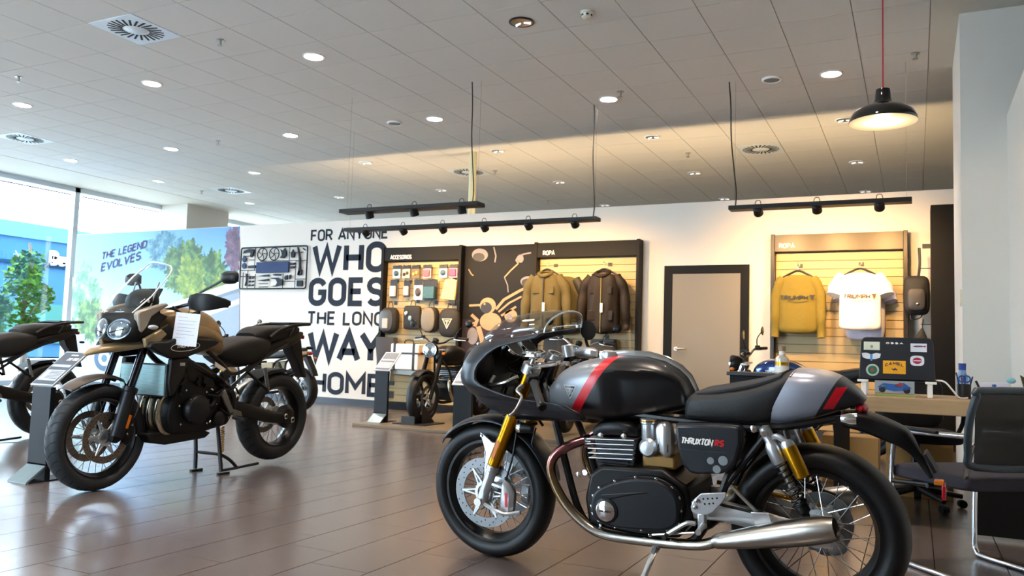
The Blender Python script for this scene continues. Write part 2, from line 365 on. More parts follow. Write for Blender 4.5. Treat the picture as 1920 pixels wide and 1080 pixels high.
# outside
struct(MB().bx(-80, -15.2, -30, 60, -.2, -.05).build('ground_outside', mat('pale_paving', '#8a8a86', .8, var=.1, scale=2), smooth=0))
M_fac = mat('blue_grey_cladding', '#25425c', .9, var=.05, scale=.5, spec=0.); M_fac2 = mat('pale_cladding', '#3a566c', .9, var=.05, spec=0.)
bd = thing('office_building', 'blue clad building with a white sign across the street outside', 'building', (-34, 24, 0))
pb = MB(); pb.bx(-6, 0, -24, 30, 0, 5.66); pb.build('wall', M_fac, bd, 0)
for z0, z1, m in ((.6, 2.3, 'glass'), (5.05, 5.7, 'pale'), (3.9, 4.05, 'line')):
    MB().bx(.0, .12, -24, 30, z0, z1).build('cladding_band', {'glass': mat('green_glazing', '#2a4c48', .9, spec=0.), 'pale': M_fac2, 'line': mat('dark_joint', '#0c1f2f', .9, spec=0.)}[m], bd, 0)
q = atX(95, 497, -33.85); q2 = atX(121, 473, -33.85)
tb = MB(); text(tb, 'Bu', lambda u, v, d: (d+.14, q.y-24+u, q.z+v), q2.z-q.z, .26, .3, q2.y-q.y, depth=.05)
tb.build('sign_lettering', mat('white_sign', '#ffffff', .5), bd, 0)['label'] = 'white letters on the blue facade'
# young tree outside the window
tr = thing('street_tree', 'young tree with yellow green leaves outside the window', 'tree', (-16.6, 10.72, -.05))
tp = MB()
tp.tube(catmull([(0, 0, 0), (.03, .05, .8), (-.05, 0, 1.5), (.05, .05, 2.3), (.0, .0, 2.9)]), [.07-.045*i/24 for i in range(25)], 8)
for a, z in ((0, 1.2), (2, 1.5), (4, 1.8), (1, 2.1), (3.2, 2.3)): tp.tube(catmull([(0, 0, z), (.2*cos(a), .2*sin(a), z+.2), (.42*cos(a), .42*sin(a), z+.45)]), .014, 5)
tp.build('trunk', mat('bark', '#5a4a38', .9), tr)
lf = MB(); rs = random.Random(3)
for k in range(1500):
    cl = rs.choice([(0, 0, 2.45, .33), (.1, -.15, 2.1, .36), (0, .22, 1.75, .36), (-.1, -.45, 1.55, .42), (.1, -.7, 1.3, .35), (0, .1, 1.2, .2), (0, -.9, 1.7, .3)])
    v = Vector((rs.gauss(0, 1), rs.gauss(0, 1), rs.gauss(0, 1))).normalized()*cl[3]*rs.random()**.4; c = Vector(cl[:3])+v
    a = Vector((rs.gauss(0, 1), rs.gauss(0, 1), rs.gauss(0, .6))).normalized(); b = a.orthogonal().normalized(); l = rs.uniform(.06, .10)
    lf.add([c-a*l, c+b*l*.45, c+a*l, c-b*l*.45], [(0, 1, 2, 3)])
tag(lf.build('foliage', mat('leaf_green', '#35560c', .7, var=.6, scale=9, spec=.1), tr, 0), None, None, kind='stuff')

# ------------------------------------------------------------------ ceiling fixtures
M_lit = mat('lit_lamp', (1, .93, .88), .5, emit=14., var=0); M_refl = mat('lamp_reflector', '#e6e8e4', .12, 1., var=.3, scale=25); M_trim = mat('white_trim', '#e8e6e2', .4); M_dark = mat('dark_void', '#141414', .8)
def light(kind, name, parent, loc, energy, col, **kw):
    l = bpy.data.lights.new(name, kind); l.energy = energy; l.color = col
    for k, v in kw.items(): setattr(l, k, v)
    o = bpy.data.objects.new(name, l); COL.objects.link(o); o.parent = parent; o.location = loc; return o
def downlight(x, y, lit, ring=None):
    t = thing('downlight', 'lit round ceiling downlight with glowing face' if lit else 'unlit round ceiling downlight with silver reflector', 'ceiling light', (x, y, CEIL), group='lit downlights in the tiled ceiling' if lit else 'unlit downlights in the tiled ceiling')
    MB().lathe([(.098, 0), (.115, 0), (.117, -.008), (.10, -.012), (.092, -.006)], (0, 0, 0), (0, 0, 1), 28, True).build('trim_ring', ring or M_trim, t)
    if lit:
        MB().lathe([(.0, -.007), (.094, -.007)], (0, 0, 0), (0, 0, 1), 28).build('lamp_face', M_lit, t, 0)
        light('SPOT', 'lamp', t, (0, 0, -.03), 190, (1, .83, .68), spot_size=radians(108), spot_blend=.9, shadow_soft_size=.09)
    else:
        MB().lathe([(.0, -.001), (.03, -.0012), (.06, -.003), (.096, -.009)], (0, 0, 0), (0, 0, 1), 28).build('reflector', M_refl, t)
        for a in (.5, 2.6): MB().tube([(.02*cos(a), .02*sin(a), -.006), (.085*cos(a), .085*sin(a), -.011)], .011, 6).build('bulb', mat('bulb_glint', '#ffffff', .2, emit=.6), t)  # faint emission stands in for white glints; the lamp itself is unlit
for x in (-3.2, -5.6, -8.0, -10.4):
    downlight(x, 6.48, x != -3.2, mat('black_ring', '#151518', .3) if x == -3.2 else None)
LX = (-.77, -3.22, -5.615, -8.04, -10.45, -12.85)
for x in LX: downlight(x, 8.9, True)
for y in (4.06, 1.64):
    for x in LX: downlight(x, y, True)
for y in (10.7, 13.08, 15.42):
    for x in LX:
        if not (y > 15 and x < -6): downlight(x, y, False)
M_dif = mat('diffuser_enamel', '#d7dde0', .35)
for n, (i, j) in enumerate(DIFF):
    t = thing('air_diffuser', 'square swirl air diffuser '+['over the tan adventure bike beside the lit downlights', 'near the windows over the second adventure bike', 'beside the white column by the windows', 'behind the cream pole', 'above the shirt display'][n], 'air vent', (-4.069+.6*i+.3, 6.1617+.6*j+.3, CEIL), group='swirl diffusers in the ceiling')
    MB().bx(-.296, .296, -.296, .296, -.004, .006).build('plate', M_dif, t, 0, bev=.002)
    sl = MB().box((.185, .018, -.0052), (.135, .02, .003), Matrix.Rotation(.28, 3, 'Z')).mesh('slot', M_dark, 0)
    for k in range(24): o = link('slot', sl, t); o.rotation_euler = (0, 0, 2*pi*k/24)
    MB().lathe([(.0, -.016), (.09, -.014), (.105, -.004)], (0, 0, 0), (0, 0, 1), 24).build('hub_disc', M_dif, t)
def sprinkler(x, y):
    t = thing('sprinkler', 'small metal sprinkler head under a ceiling tile', 'sprinkler', (x, y, CEIL), group='ceiling sprinklers')
    MB().lathe([(.04, 0), (.042, -.006), (.015, -.01), (.012, -.05), (0, -.05)], (0, 0, 0), (0, 0, 1), 12).build('escutcheon', M_steel, t)
    MB().lathe([(0, -.062), (.026, -.062), (.026, -.058), (0, -.058)], (0, 0, 0), (0, 0, 1), 12).build('deflector', M_steel, t)
    MB().cyl((0, 0, -.05), (0, 0, -.06), .005, 6).build('stem', M_steel, t)
for p in ((413, 75), (35, 144), (409, 264), (1163, 172), (1716, 100), (928, 320), (1290, 287), (643, 340), (378, 358), (1027, 376)):
    q = atZ(p[0], p[1], CEIL); sprinkler(q.x, q.y)
q = atZ(1100, 22, CEIL); t = thing('smoke_detector', 'domed white smoke detector beside the black ringed downlight', 'smoke detector', (q.x, q.y, CEIL))
MB().lathe([(.055, 0), (.055, -.015), (.045, -.02), (.045, -.05), (.03, -.06), (0, -.062)], (0, 0, 0), (0, 0, 1), 20).build('body', mat('aged_white', '#cfcab8', .5), t)
for a in range(6): MB().box((.0455*cos(a*pi/3), .0455*sin(a*pi/3), -.037), (.008, .02, .014), Matrix.Rotation(a*pi/3, 3, 'Z')).build('vent_slot', M_dark, t, 0)
for p, lb in (((1447, 148), 'round grey ceiling speaker beside the lit downlight near the pendant lamp'), ((740, 230), 'round grey ceiling speaker with a sprinkler stub in the middle of the ceiling')):
    q = atZ(p[0], p[1], CEIL); t = thing('ceiling_speaker', lb, 'speaker', (q.x, q.y, CEIL))
    MB().lathe([(.085, 0), (.105, 0), (.105, -.014), (.09, -.022), (.083, -.015)], (0, 0, 0), (0, 0, 1), 24, True).build('rim', M_trim, t)
    MB().lathe([(0, -.016), (.086, -.014)], (0, 0, 0), (0, 0, 1), 24).build('grille', mat('grille_grey', '#7d8080', .6, bump=.4, bscale=400), t)

# pendant lamp
pl = thing('pendant_lamp', 'black enamel pendant lamp with glowing white inside on a red cord', 'pendant lamp', (-.18, 5.72, 2.50))
MB().lathe([(.208, -.012), (.205, .01), (.185, .05), (.14, .082), (.08, .10), (.06, .115), (.05, .14), (.046, .185), (.043, .205), (.018, .21), (0, .21)], (0, 0, 0), (0, 0, 1), 40).build('shade', mat('black_enamel', '#0d0d0f', .12, coat=1.), pl, 50)
MB().lathe([(.206, -.012), (.201, .008), (.181, .046), (.136, .078), (.076, .095), (.02, .10), (0, .10)], (0, 0, -.001), (0, 0, 1), 40).build('shade_lining', mat('white_enamel', '#f4ead2', .35), pl, 50)
MB().tube([(0, 0, .20), (0, 0, CEIL-2.50)], .0045, 6).build('cord', mat('red_cord', '#b01832', .6), pl)
MB().ell((0, 0, .045), (.035, .035, .045), 14, 8).build('bulb', mat('warm_bulb', (1, .85, .6), .3, emit=16.), pl)
light('POINT', 'lamp', pl, (0, 0, .0), 40, (1, .72, .40), shadow_soft_size=.05)

# track rails
M_rail = mat('rail_black', '#11100f', .5, spec=.3)
def rail(x0, x1, y, z, spots, cords, label, aim, energy, w_=.16, below=True):
    t = thing('spotlight_rail', label, 'light rail', ((x0+x1)/2, y, z)); L = x1-x0
    MB().bx(-L/2, L/2, -w_/2, w_/2, 0, .045).build('rail_body', M_rail, t, 0, bev=.004)
    for cx, tp in cords:
        MB().tube(catmull([(cx-(x0+x1)/2+tp*k+.02*sin(3*k*pi)*(1-k), 0, .04+(CEIL-z-.04)*k) for k in (0, .12, .3, .55, .8, 1)]), .007, 6).build('power_cord', mat('cord_black', '#1a1512', .6), t)
    for s in (-1, 1): MB().tube([(s*(L/2-.05), 0, .04), (s*(L/2-.05), 0, CEIL-z)], .0012, 4).build('suspension_wire', mat('wire', '#8a8478', .4, .8), t, 0)
    for k in range(spots):
        sx = -L/2+L*(k+.5)/spots if below else -L/2+L*(k+.6)/spots
        d = Vector(aim).normalized(); c = Vector((sx, .0, -.005)); e = c+d*.085
        h = MB().lathe([(.0, -.05), (.03, -.05), (.048, -.03), (.05, .06), (.044, .062), (.042, .04), (0, .04)], c, d, 20).build('spot_head', M_rail, t)
        MB().lathe([(0, .042), (.041, .042)], c, d, 20).build('spot_lens', mat('spot_lens', (1, .86, .6), .3, emit=25.), h, 0)
        MB().tube(catmull([(sx-.03, 0, .04), (sx-.02, 0, .09), (sx+.02, 0, .095), (sx+.035, 0, .045)], 4), .004, 5).build('lead', M_rail, h)
        lo = light('SPOT', 'spot_lamp', t, c+d*.075, energy, (1, .58, .21), spot_size=radians(112), spot_blend=1., shadow_soft_size=.04)
        lo.rotation_euler = d.to_track_quat('-Z', 'Y').to_euler()
rail(-6.15, -4.27, 7.79, 2.50, 3, [(-4.38, -.06)], 'short black spotlight rail hanging in front of the long rail', (0, .45, -.9), 50, .18, False)
rail(-7.08, -3.37, 9.06, 2.50, 6, [(-3.44, -.02)], 'long black spotlight rail with six spots before the wall lettering', (0, .82, -.57), 95)
rail(-1.78, -.02, 8.80, 2.50, 3, [(-1.72, -.08)], 'black spotlight rail with three spots above the shirt display', (0, .88, -.47), 130)

# wall-hung uplights of the back office, hidden behind the partition
for x in (-7.6, -5.2, -2.8, -.6):
    t = thing('office_uplight', 'long white uplight fixed to the back of the partition wall', 'wall light', (x, 10.62, 1.95), group='uplights behind the partition')
    MB().prism([(-.12, .0), (.12, .0), (.14, .1), (-.14, .1)], -.6, .6, 'yz').build('trough', M_trim, t, 0); MB().bx(-.56, .56, -.10, .10, .09, .102).build('tube_cover', mat('tube_glow', (1, .85, .6), .4, emit=6.), t, 0)
    light('AREA', 'lamp', t, (0, 0, .11), 17, (1, .70, .36), shape='RECTANGLE', size=1.15, size_y=.2).rotation_euler = (pi, 0, 0)
# ------------------------------------------------------------------ wall lettering
def wall_text(s, l, r, top, bot, t, track, parent, y=YW, m=None, depth=.004, name='lettering'):
    a = atY(l, top, y); b = atY(l, bot, y); c = atY(r, (top+bot)/2, y); h = a.z-b.z; x0 = (a.x+b.x)/2; mb = MB()
    text(mb, s, lambda u, v, d: (x0+t*h/2+u, y-d, b.z+v), h, t, track, c.x-x0-t*h, depth=depth)
    return mb.build(name, m or M_navy, parent, 0)
for a in (('FOR ANYONE', 583, 728, 431, 453, .17, .22), ('WHO', 585, 725, 457, 513, .2, .26), ('GOES', 579, 722, 521, 574, .2, .26), ('THE LONG', 576, 720, 583, 609, .18, .24), ('WAY', 576, 718, 618, 677, .21, .12), ('HOME', 582, 717, 695, 737, .2, .22)):
    wall_text(*a, wb)

# ------------------------------------------------------------------ photo mural on the left of the wall
mural = thing('photo_mural', 'photo mural of sky, trees and a guard rail reading THE LEGEND EVOLVES', 'mural', (-12.55, YW-.004, 0))
MX = -12.55
def mp(u, v, d=0.): q = atY(u, v, YW-.004); return (q.x-MX, -d, q.z)
m = mat('mural_sky', '#8fbfe6', .5, var=.0); nt = m.node_tree; b = nt.nodes['Principled BSDF']
tc = N(nt, 'ShaderNodeTexCoord'); sx = N(nt, 'ShaderNodeSeparateXYZ'); nt.links.new(tc.outputs['Object'], sx.inputs[0])
rp = N(nt, 'ShaderNodeValToRGB'); no = N(nt, 'ShaderNodeTexNoise', Scale=.9, Detail=4.); nt.links.new(tc.outputs['Object'], no.inputs['Vector'])
ad = N(nt, 'ShaderNodeMath', _operation='MULTIPLY_ADD'); nt.links.new(no.outputs[0], ad.inputs[0]); ad.inputs[1].default_value = .5; nt.links.new(sx.outputs[2], ad.inputs[2])
dv = N(nt, 'ShaderNodeMath', _operation='DIVIDE'); nt.links.new(ad.outputs[0], dv.inputs[0]); dv.inputs[1].default_value = 3.4; nt.links.new(dv.outputs[0], rp.inputs[0])
for i, (p, c) in enumerate(((.2, '#93b6d0'), (.55, '#86b2d6'), (.75, '#639dd2'), (1., '#4684c8'))):
    e = rp.color_ramp.elements[i] if i < 2 else rp.color_ramp.elements.new(p); e.position = p; e.color = lin(c)+(1,)
nt.links.new(rp.outputs[0], b.inputs['Base Color'])
MB().bx(-14.66-MX, -10.42-MX, -.002, .002, .1, WALLH-.01).build('print', m, mural, 0)
def leafmat(n, c1, c2, c3, sc):
    m = mat(n, c1, .6, var=0); nt = m.node_tree; b = nt.nodes['Principled BSDF']; tc = N(nt, 'ShaderNodeTexCoord'); no = N(nt, 'ShaderNodeTexNoise', Scale=sc, Detail=8., Roughness=.7)
    nt.links.new(tc.outputs['Object'], no.inputs['Vector']); rp = N(nt, 'ShaderNodeValToRGB'); nt.links.new(no.outputs[0], rp.inputs[0])
    for i, (p, c) in enumerate(((.35, c1), (.5, c2), (.68, c3))):
        e = rp.color_ramp.elements[i] if i < 2 else rp.color_ramp.elements.new(p); e.position = p; e.color = lin(c)+(1,)
    nt.links.new(rp.outputs[0], b.inputs['Base Color']); return m
def blob(cu, cv, ru, rv, seed, m, d=.003, lo=None):
    rs = random.Random(seed); n = 200; k1, k2 = rs.random()*6, rs.random()*6; P = []
    for i in range(n):
        a = 2*pi*i/n; r = 1+.1*sin(5*a+k1)+.07*sin(13*a+k2)+.05*sin(29*a+k1)+rs.uniform(-.10, .08); P.append(mp(max(136, min(449.5, cu+ru*r*cos(a))), max(cv-rv*1.4, cv-rv*r*sin(a)), d))
    P = [(x, y, min(z, WALLH-.012)) for x, y, z in P]
    MB().add([(0, 0, 0)][:0]+P, [tuple(range(n))]).build('printed_tree', m, mural, 0)
LG = leafmat('print_green', '#14301c', '#35602f', '#86a850', 5.); LB = leafmat('print_green_pale', '#2a5a46', '#568a62', '#a4c486', 5.); LY = leafmat('print_yellow_green', '#2a4a1c', '#66842c', '#aab048', 6.); LP = leafmat('print_plum', '#352844', '#654a60', '#8a6e84', 6.)
blob(158, 560, 30, 62, 1, LB); blob(170, 600, 26, 40, 9, LG, .0034); blob(312, 470, 36, 36, 2, leafmat('print_blue_green', '#1f4a62', '#40768a', '#7aa8ae', 6.)); blob(350, 505, 42, 52, 3, LG, .0034); blob(395, 520, 34, 50, 4, LG, .0036); blob(358, 525, 26, 46, 5, LY, .004); blob(420, 545, 30, 30, 6, LY, .0042); blob(438, 468, 16, 44, 7, LP, .0044)
def strip(pts, m, d): MB().add([mp(u, v, d) for u, v in pts], [tuple(range(len(pts)))]).build('printed_rail', m, mural, 0)
strip([(300, 585), (449, 535), (449, 720), (200, 720)], mat('print_road', '#8593a6', .6), .005)
strip([(300, 578), (449, 524), (449, 540), (300, 592)], mat('print_rail', '#c4ced8', .5), .0056); strip([(300, 588), (449, 541), (449, 547), (300, 594)], mat('print_rail_dark', '#5d6b7c', .5), .006); strip([(330, 604), (449, 560), (449, 570), (330, 616)], mat('print_rail', '#c4ced8'), .006)
for s, l, r, yl, yr, h in (('THE LEGEND', 191, 274, 488, 465, 15), ('EVOLVES.', 190, 266, 510, 487, 17)):
    p0 = Vector(mp(l, yl)); ex = Vector(mp(r, yr))-p0; hz = mp(l, yl-h)[2]-p0.z; W = ex.length; ex.normalize(); mb = MB()
    text(mb, s, lambda u, v, d: p0+ex*u+Vector((.12*v, -.007-d, v)), hz, .2, .22, W, depth=.001); mb.build('lettering', mat('print_purple', '#3a3158', .6, spec=.2), mural, 0)

# ------------------------------------------------------------------ framed sprue (giant model kit frame)
sp = thing('kit_sprue', 'large dark blue plastic model kit frame hanging on the white wall', 'wall art', (-9.6, YW-.03, 1.83))
M_spr = mat('sprue_plastic', '#18202c', .6, spec=.2); M_spp = mat('sprue_plate', '#22355a', .6, spec=.2)
W, H = 1.44, .70; x0 = -W/2
MB().tube([(x0+.04+p*(W-.08)+.04*cos(radians(a)), 0, .04+q*(H-.08)+.04*sin(radians(a))) for p, q, s in ((1, 1, 0), (0, 1, 90), (0, 0, 180), (1, 0, 270)) for a in range(s, s+91, 15)], .012, 8, True).build('frame', M_spr, sp)
for a, b in (((.22, 1), (.22, .45)), ((.03, .8), (.22, .8)), ((0, .45), (.3, .45)), ((.12, .45), (.12, .02)), ((.24, .36), (.24, 0)), ((.74, 1), (.74, .66)), ((.84, .66), (.84, 0)), ((.3, .66), (.86, .66)), ((.66, .36), (.66, 0)), ((.84, .22), (1, .22)), ((.66, .17), (.84, .17)), ((0, .3), (.24, .3)), ((.86, .64), (.98, .66)), ((.05, .02), (.05, .4)), ((.74, .85), (.94, .85)), ((.22, .7), (.13, .7))):
    MB().tube([(x0+a[0]*W, 0, a[1]*H), (x0+b[0]*W, 0, b[1]*H)], .006, 6).build('runner', M_spr, sp)
for cx in (.33, .51):
    c = Vector((x0+cx*W, 0, .83*H)); r = .105
    o = MB().tube([c+Vector((r*cos(i*pi/16), 0, r*sin(i*pi/16))) for i in range(32)], .009, 6, True).build('kit_wheel', M_spr, sp)
    for k in range(5): MB().tube(catmull([c, c+Vector((.05*cos(k*1.257+.3), 0, .05*sin(k*1.257+.3))), c+Vector((r*cos(k*1.257), 0, r*sin(k*1.257)))], 3), .007, 5).build('wheel_spoke', M_spr, o)
MB().bx(x0+.25*W, x0+.74*W, -.012, .012, .38*H, .64*H).build('name_plate', M_spp, sp, bev=.004)
def kp(pts, t=.012, m=M_spr): MB().prism([(x0+a*W, b*H) for a, b in pts], -t, t).build('kit_piece', m, sp, bev=.004)
kp([(.03, .86), (.05, .93), (.12, .97), (.2, .96), (.2, .86), (.17, .76), (.14, .78), (.15, .87), (.08, .89)]); kp([(.6, .94), (.64, .9), (.67, .97), (.69, .88), (.7, .8), (.66, .72), (.6, .73), (.63, .8), (.62, .87)])
kp([(.79, .93), (.82, .82), (.81, .73), (.77, .73), (.76, .82)]); kp([(.85, .98), (.87, .97), (.91, .7), (.92, .4), (.9, .3), (.87, .32), (.89, .5), (.88, .72)]); kp([(.92, .96), (.96, .93), (.98, .88), (.95, .9)])
kp([(.27, .3), (.38, .33), (.45, .34), (.45, .29), (.38, .29)]); kp([(.27, .2), (.38, .22), (.45, .24), (.45, .19), (.38, .18)]); kp([(.48, .26), (.58, .26), (.62, .22), (.66, .22), (.66, .08), (.62, .08), (.56, .05), (.48, .05), (.56, .08), (.58, .14), (.56, .22), (.48, .24)])
kp([(.5, .33), (.55, .35), (.64, .34), (.62, .31), (.54, .31)]); kp([(.87, .19), (.95, .19), (.95, .05), (.87, .05)]); kp([(.69, .3), (.73, .32), (.73, .22), (.7, .2), (.68, .24)]); kp([(.75, .31), (.78, .33), (.78, .24), (.76, .22)]); kp([(.88, .42), (.94, .44), (.93, .31), (.88, .31)])
kp([(.76, .6), (.83, .61), (.82, .56), (.76, .55)]); kp([(.76, .52), (.83, .53), (.82, .47), (.76, .47)]); kp([(.09, .37), (.11, .37), (.12, .2), (.1, .06), (.085, .08), (.1, .2)]); kp([(.12, .56), (.24, .57), (.24, .5), (.12, .5)])
for i in range(3):
    for j in range(2): kp([(.14+.05*j, .1+.09*i), (.17+.05*j, .11+.09*i), (.17+.05*j, .07+.09*i), (.14+.05*j, .06+.09*i)])
for cz in (.72, .56): MB().lathe([(.0, -.01), (.045, -.01), (.05, 0), (.045, .01), (0, .01)], (x0+.055*W, 0, cz*H), (0, 1, 0), 18).build('kit_disc', M_spp, sp)
MB().tube([(x0+.3*W, 0, .12*H), (x0+.44*W, 0, .12*H)], .007, 6).build('kit_rod', M_spr, sp); MB().tube([(x0+.3*W, 0, .04*H), (x0+.44*W, 0, .045*H)], .007, 6).build('kit_rod', M_spr, sp)

# ------------------------------------------------------------------ door
dr = struct(MB().bx(-2.93, -1.85, YW-.03, YW+.0, 0, 2.095).build('door_1', mat('door_frame_black', '#0e0d0d', .6, spec=.2), smooth=0))
MB().bx(-2.815, -1.955, YW-.036, YW-.028, 0, 1.985).build('door_leaf', mat('door_grey', '#7d7566', .5, var=.03, scale=2), dr, 0)
MB().tube([(-2.76, YW-.036, 1.02), (-2.76, YW-.085, 1.02), (-2.63, YW-.085, 1.02)], .011, 8).build('door_handle', M_steel, dr)
MB().lathe([(0, 0), (.026, 0), (.026, .008), (0, .008)], (-2.76, YW-.036, 1.02), (0, -1, 0), 16).build('handle_rose', M_steel, dr)

# ------------------------------------------------------------------ slat wall display units
M_slat = mat('slat_laminate', '#a8946a', .5, var=.08, scale=3, stretch=(1, 1, 20)); M_groove = mat('slat_groove', '#4a3f2c', .7)
M_letw = mat('white_lettering', '#f2efe8', .5); M_unit2 = mat('bronze_frame', '#2e2822', .35, .4)
def unit(x0, x1, word, label, wl, wr, wt, wbm, fm):
    t = thing('display_unit', label, 'display stand', ((x0+x1)/2, YW-.024, 0)); w2 = (x1-x0)/2; yb = -.05; yf = -.15
    for s in (-1, 1): MB().bx(s*w2-.045*(s > 0), s*w2+.045*(s < 0), yf-.01, 0, .0, 2.44).build('side_post', fm, t, 0, bev=.004)
    h = MB().bx(-w2+.045, w2-.045, yf, -.02, 2.225, 2.43).build('header', fm, t, 0, bev=.003)
    a = atY(wl, wbm, YW+yf); b = atY(wl, wt, YW+yf); c = atY(wr, wt, YW+yf); mb = MB(); cx = (x0+x1)/2
    text(mb, word, lambda u, v, d: (a.x-cx+u, yf-d, a.z+v), b.z-a.z, .17, .22, c.x-a.x, depth=.002); mb.build('lettering', M_letw, h, 0)
    MB().bx(-w2+.045, w2-.045, -.03, -.02, .1, 2.225).build('backing', M_groove, t, 0)
    MB().bx(-w2+.045, w2-.045, yf, -.02, 0, .1).build('plinth', fm, t, 0)
    sm = MB().bx(-w2+.05, w2-.05, -.05, -.03, 0, .094).mesh('slat', M_slat, 0)
    for k in range(21): o = link('slat', sm, t); o.location = (0, 0, .112+k*.1005)
    return t
u1 = unit(-7.30, -5.90, 'ACCESORIOS', 'black framed slat wall display headed ACCESORIOS', 734, 773, 479, 487, M_char)
u2 = unit(-4.74, -3.22, 'ROPA', 'black framed slat wall display headed ROPA with the jackets', 1020, 1041, 470.5, 479, M_char)
u3 = unit(-1.57, -.07, 'ROPA', 'bronze framed slat wall display headed ROPA with the shirts', 1462, 1490, 457, 466, M_unit2)
M_hook = mat('hook_metal', '#c9c4b8', .25, 1.)
def hook(u, x, z, l=.2):
    p = u.location; MB().tube([(x-p.x, -.05, z), (x-p.x, -.05-l, z), (x-p.x, -.05-l-.012, z+.018)], .004, 5).build('hook', M_hook, u)
    MB().bx(x-p.x-.03, x-p.x+.03, -.056, -.05, z-.025, z+.025).build('hook_plate', M_black, u, 0)

# poster panel of a motorcycle between the units
po = thing('motorcycle_poster', 'dark poster panel with a cream tinted motorcycle and rider print', 'poster', (-5.32, YW-.085, 0))
MB().bx(-.577, .577, 0, .06, .1, 2.43).build('panel', mat('poster_night', '#0d0e13', .6, spec=.2, var=.3, scale=1.5), po, 0)
MB().bx(-.577, .577, -.002, .0, .1, 1.36).build('print_ground', mat('poster_plum', '#2a2128', .6, spec=.2, var=.4, scale=2), po, 0)
PC = mat('print_cream', '#94795a', .5, var=.25, scale=8); PD = mat('print_dark', '#15151a', .5); PG = mat('print_grey', '#6d6a70', .5, var=.3, scale=12)
def pp(pts, m, d=.004, n='print_shape'):
    P = [atY(u, v, YW-.085) for u, v in pts]; MB().add([(max(-.575, min(.575, p.x+5.32)), -d, p.z) for p in P], [tuple(range(len(P)))]).build(n, m, po, 0)
def pc(u, v, r, m, d=.004, e=1.): pp([(u+r*cos(i*pi/14), v+r*e*sin(i*pi/14)) for i in range(28)], m, d)
def pln(pts, w_, m, d=.004):
    L, R = ribbon(pts, w_); pp([tuple(p) for p in L]+[tuple(p) for p in reversed(R)], m, d)
pc(900, 478, 15, PG, .003, .8); pc(898, 482, 11, PD, .004, .7); pln([(926, 463), (930, 480), (928, 492)], 2.5, PG); pln([(879, 505), (884, 514), (888, 517)], 2, PC)
pln([(946, 520), (958, 507), (972, 494)], 2.5, PC); pln([(972, 494), (968, 488), (972, 481), (984, 476), (996, 474)], 3, PG); pc(976, 485, 6, PG, .0035, 1.3)
pln([(946, 520), (952, 535), (953, 548)], 2, PG); pc(990, 528, 14, PG, .003, .7); pc(990, 530, 12, PD, .0042, .65)
pln([(930, 580), (945, 562), (975, 545), (996, 535)], 5, PC); pln([(935, 585), (955, 568), (978, 556)], 3.5, PC, .005); pln([(880, 573), (900, 572), (912, 585)], 4, PC)
pc(915, 573, 15, PC, .005); pc(912, 577, 10.5, PD, .006); pc(909, 570, 2, PC, .007); pln([(940, 592), (968, 575)], 4, PC, .005); pc(920, 603, 20, PC, .0055, .85); pc(958, 592, 12, PC, .005); pc(955, 594, 6, PG, .006)
pln([(884, 590), (895, 600), (890, 612)], 6, PC); pln([(897, 612), (905, 640), (902, 660)], 9, PC, .0045); pc(886, 630, 10, PG, .004, 1.6); pln([(880, 608), (893, 604)], 3, PC, .006)

# ------------------------------------------------------------------ merchandise on the accessory display
YP = YW-.16
def pack(x, z, w_, h, d, label, card, inner, shape='round', name='blister_pack', cat='package'):
    t = thing(name, label, cat, (x, YP, z))
    MB().bx(-w_/2, w_/2, 0, .004, -h/2, h/2).build('card', card, t, 0)
    MB().bx(-w_/2, w_/2, -.003, .0, h*.22, h/2).build('header_strip', M_black, t, 0)
    if shape == 'round': MB().ell((0, -.012, -h*.12), (w_*.34, d/2, h*.22), 14, 8).build('contents', inner, t)
    elif shape == 'box': MB().bx(-w_*.4, w_*.4, -d, 0, -h*.4, h*.16).build('contents', inner, t, bev=.006)
    else:
        for k in (-1, 1): MB().ell((k*w_*.2, -.012, -h*.15+k*.01), (w_*.17, d/2, h*.14), 10, 6).build('contents', inner, t)
    hook(u1, x, z+h/2-.01, .13); return t
CW = mat('card_white', '#d8d4cc', .5); CB = mat('card_black', '#16171a', .45)
for x, card, inn, sh, lb in ((-7.03, 'card_pale_blue', '#2f4552', 'round', 'pale blue blister pack with a dark round part'), (-6.86, 'card_grey', '#1c1a19', 'two', 'grey blister pack with two black parts'), (-6.69, 'card_gold', '#d7b45c', 'two', 'blister pack with two gold parts'), (-6.49, 'card_lilac', '#b4525f', 'box', 'lilac white blister pack with a red strip'), (-6.21, 'card_sky', '#31475a', 'round', 'sky blue blister pack with a grey blue part'), (-6.04, 'card_pink', '#b03a68', 'box', 'pink printed blister pack at the row end')):
    pack(x, 2.06, .135, .19, .03, lb+' on the top hook row', mat(card, {'card_pale_blue': '#a9cbd6', 'card_grey': '#a9a39a', 'card_gold': '#6a5a3a', 'card_lilac': '#c8c3d4', 'card_sky': '#b4cfe0', 'card_pink': '#d8a9c0'}[card], .5), mat('in_'+card, inn, .35), sh)
pack(-7.07, 1.80, .12, .28, .04, 'narrow black pack with white numerals panel at the end of the second hook row', CB, mat('panel_white', '#cfccc6', .5), 'box')
pack(-6.83, 1.80, .11, .25, .04, 'narrow black pack with grey panel on the second hook row', CB, mat('panel_grey', '#a8a8ac', .5), 'box')
pack(-6.63, 1.79, .15, .30, .03, 'white card pack with a dark key fob', CW, mat('fob', '#3a3038', .4), 'round')
pack(-6.42, 1.78, .24, .32, .06, 'black boxed set with blue green print on the second hook row', CB, mat('teal_print', '#2f5560', .4, var=.5, scale=30), 'box')
bg_ = thing('paper_sleeve', 'cream paper packet tilted on its hook above a black tag', 'package', (-6.08, YP-.02, 1.80))
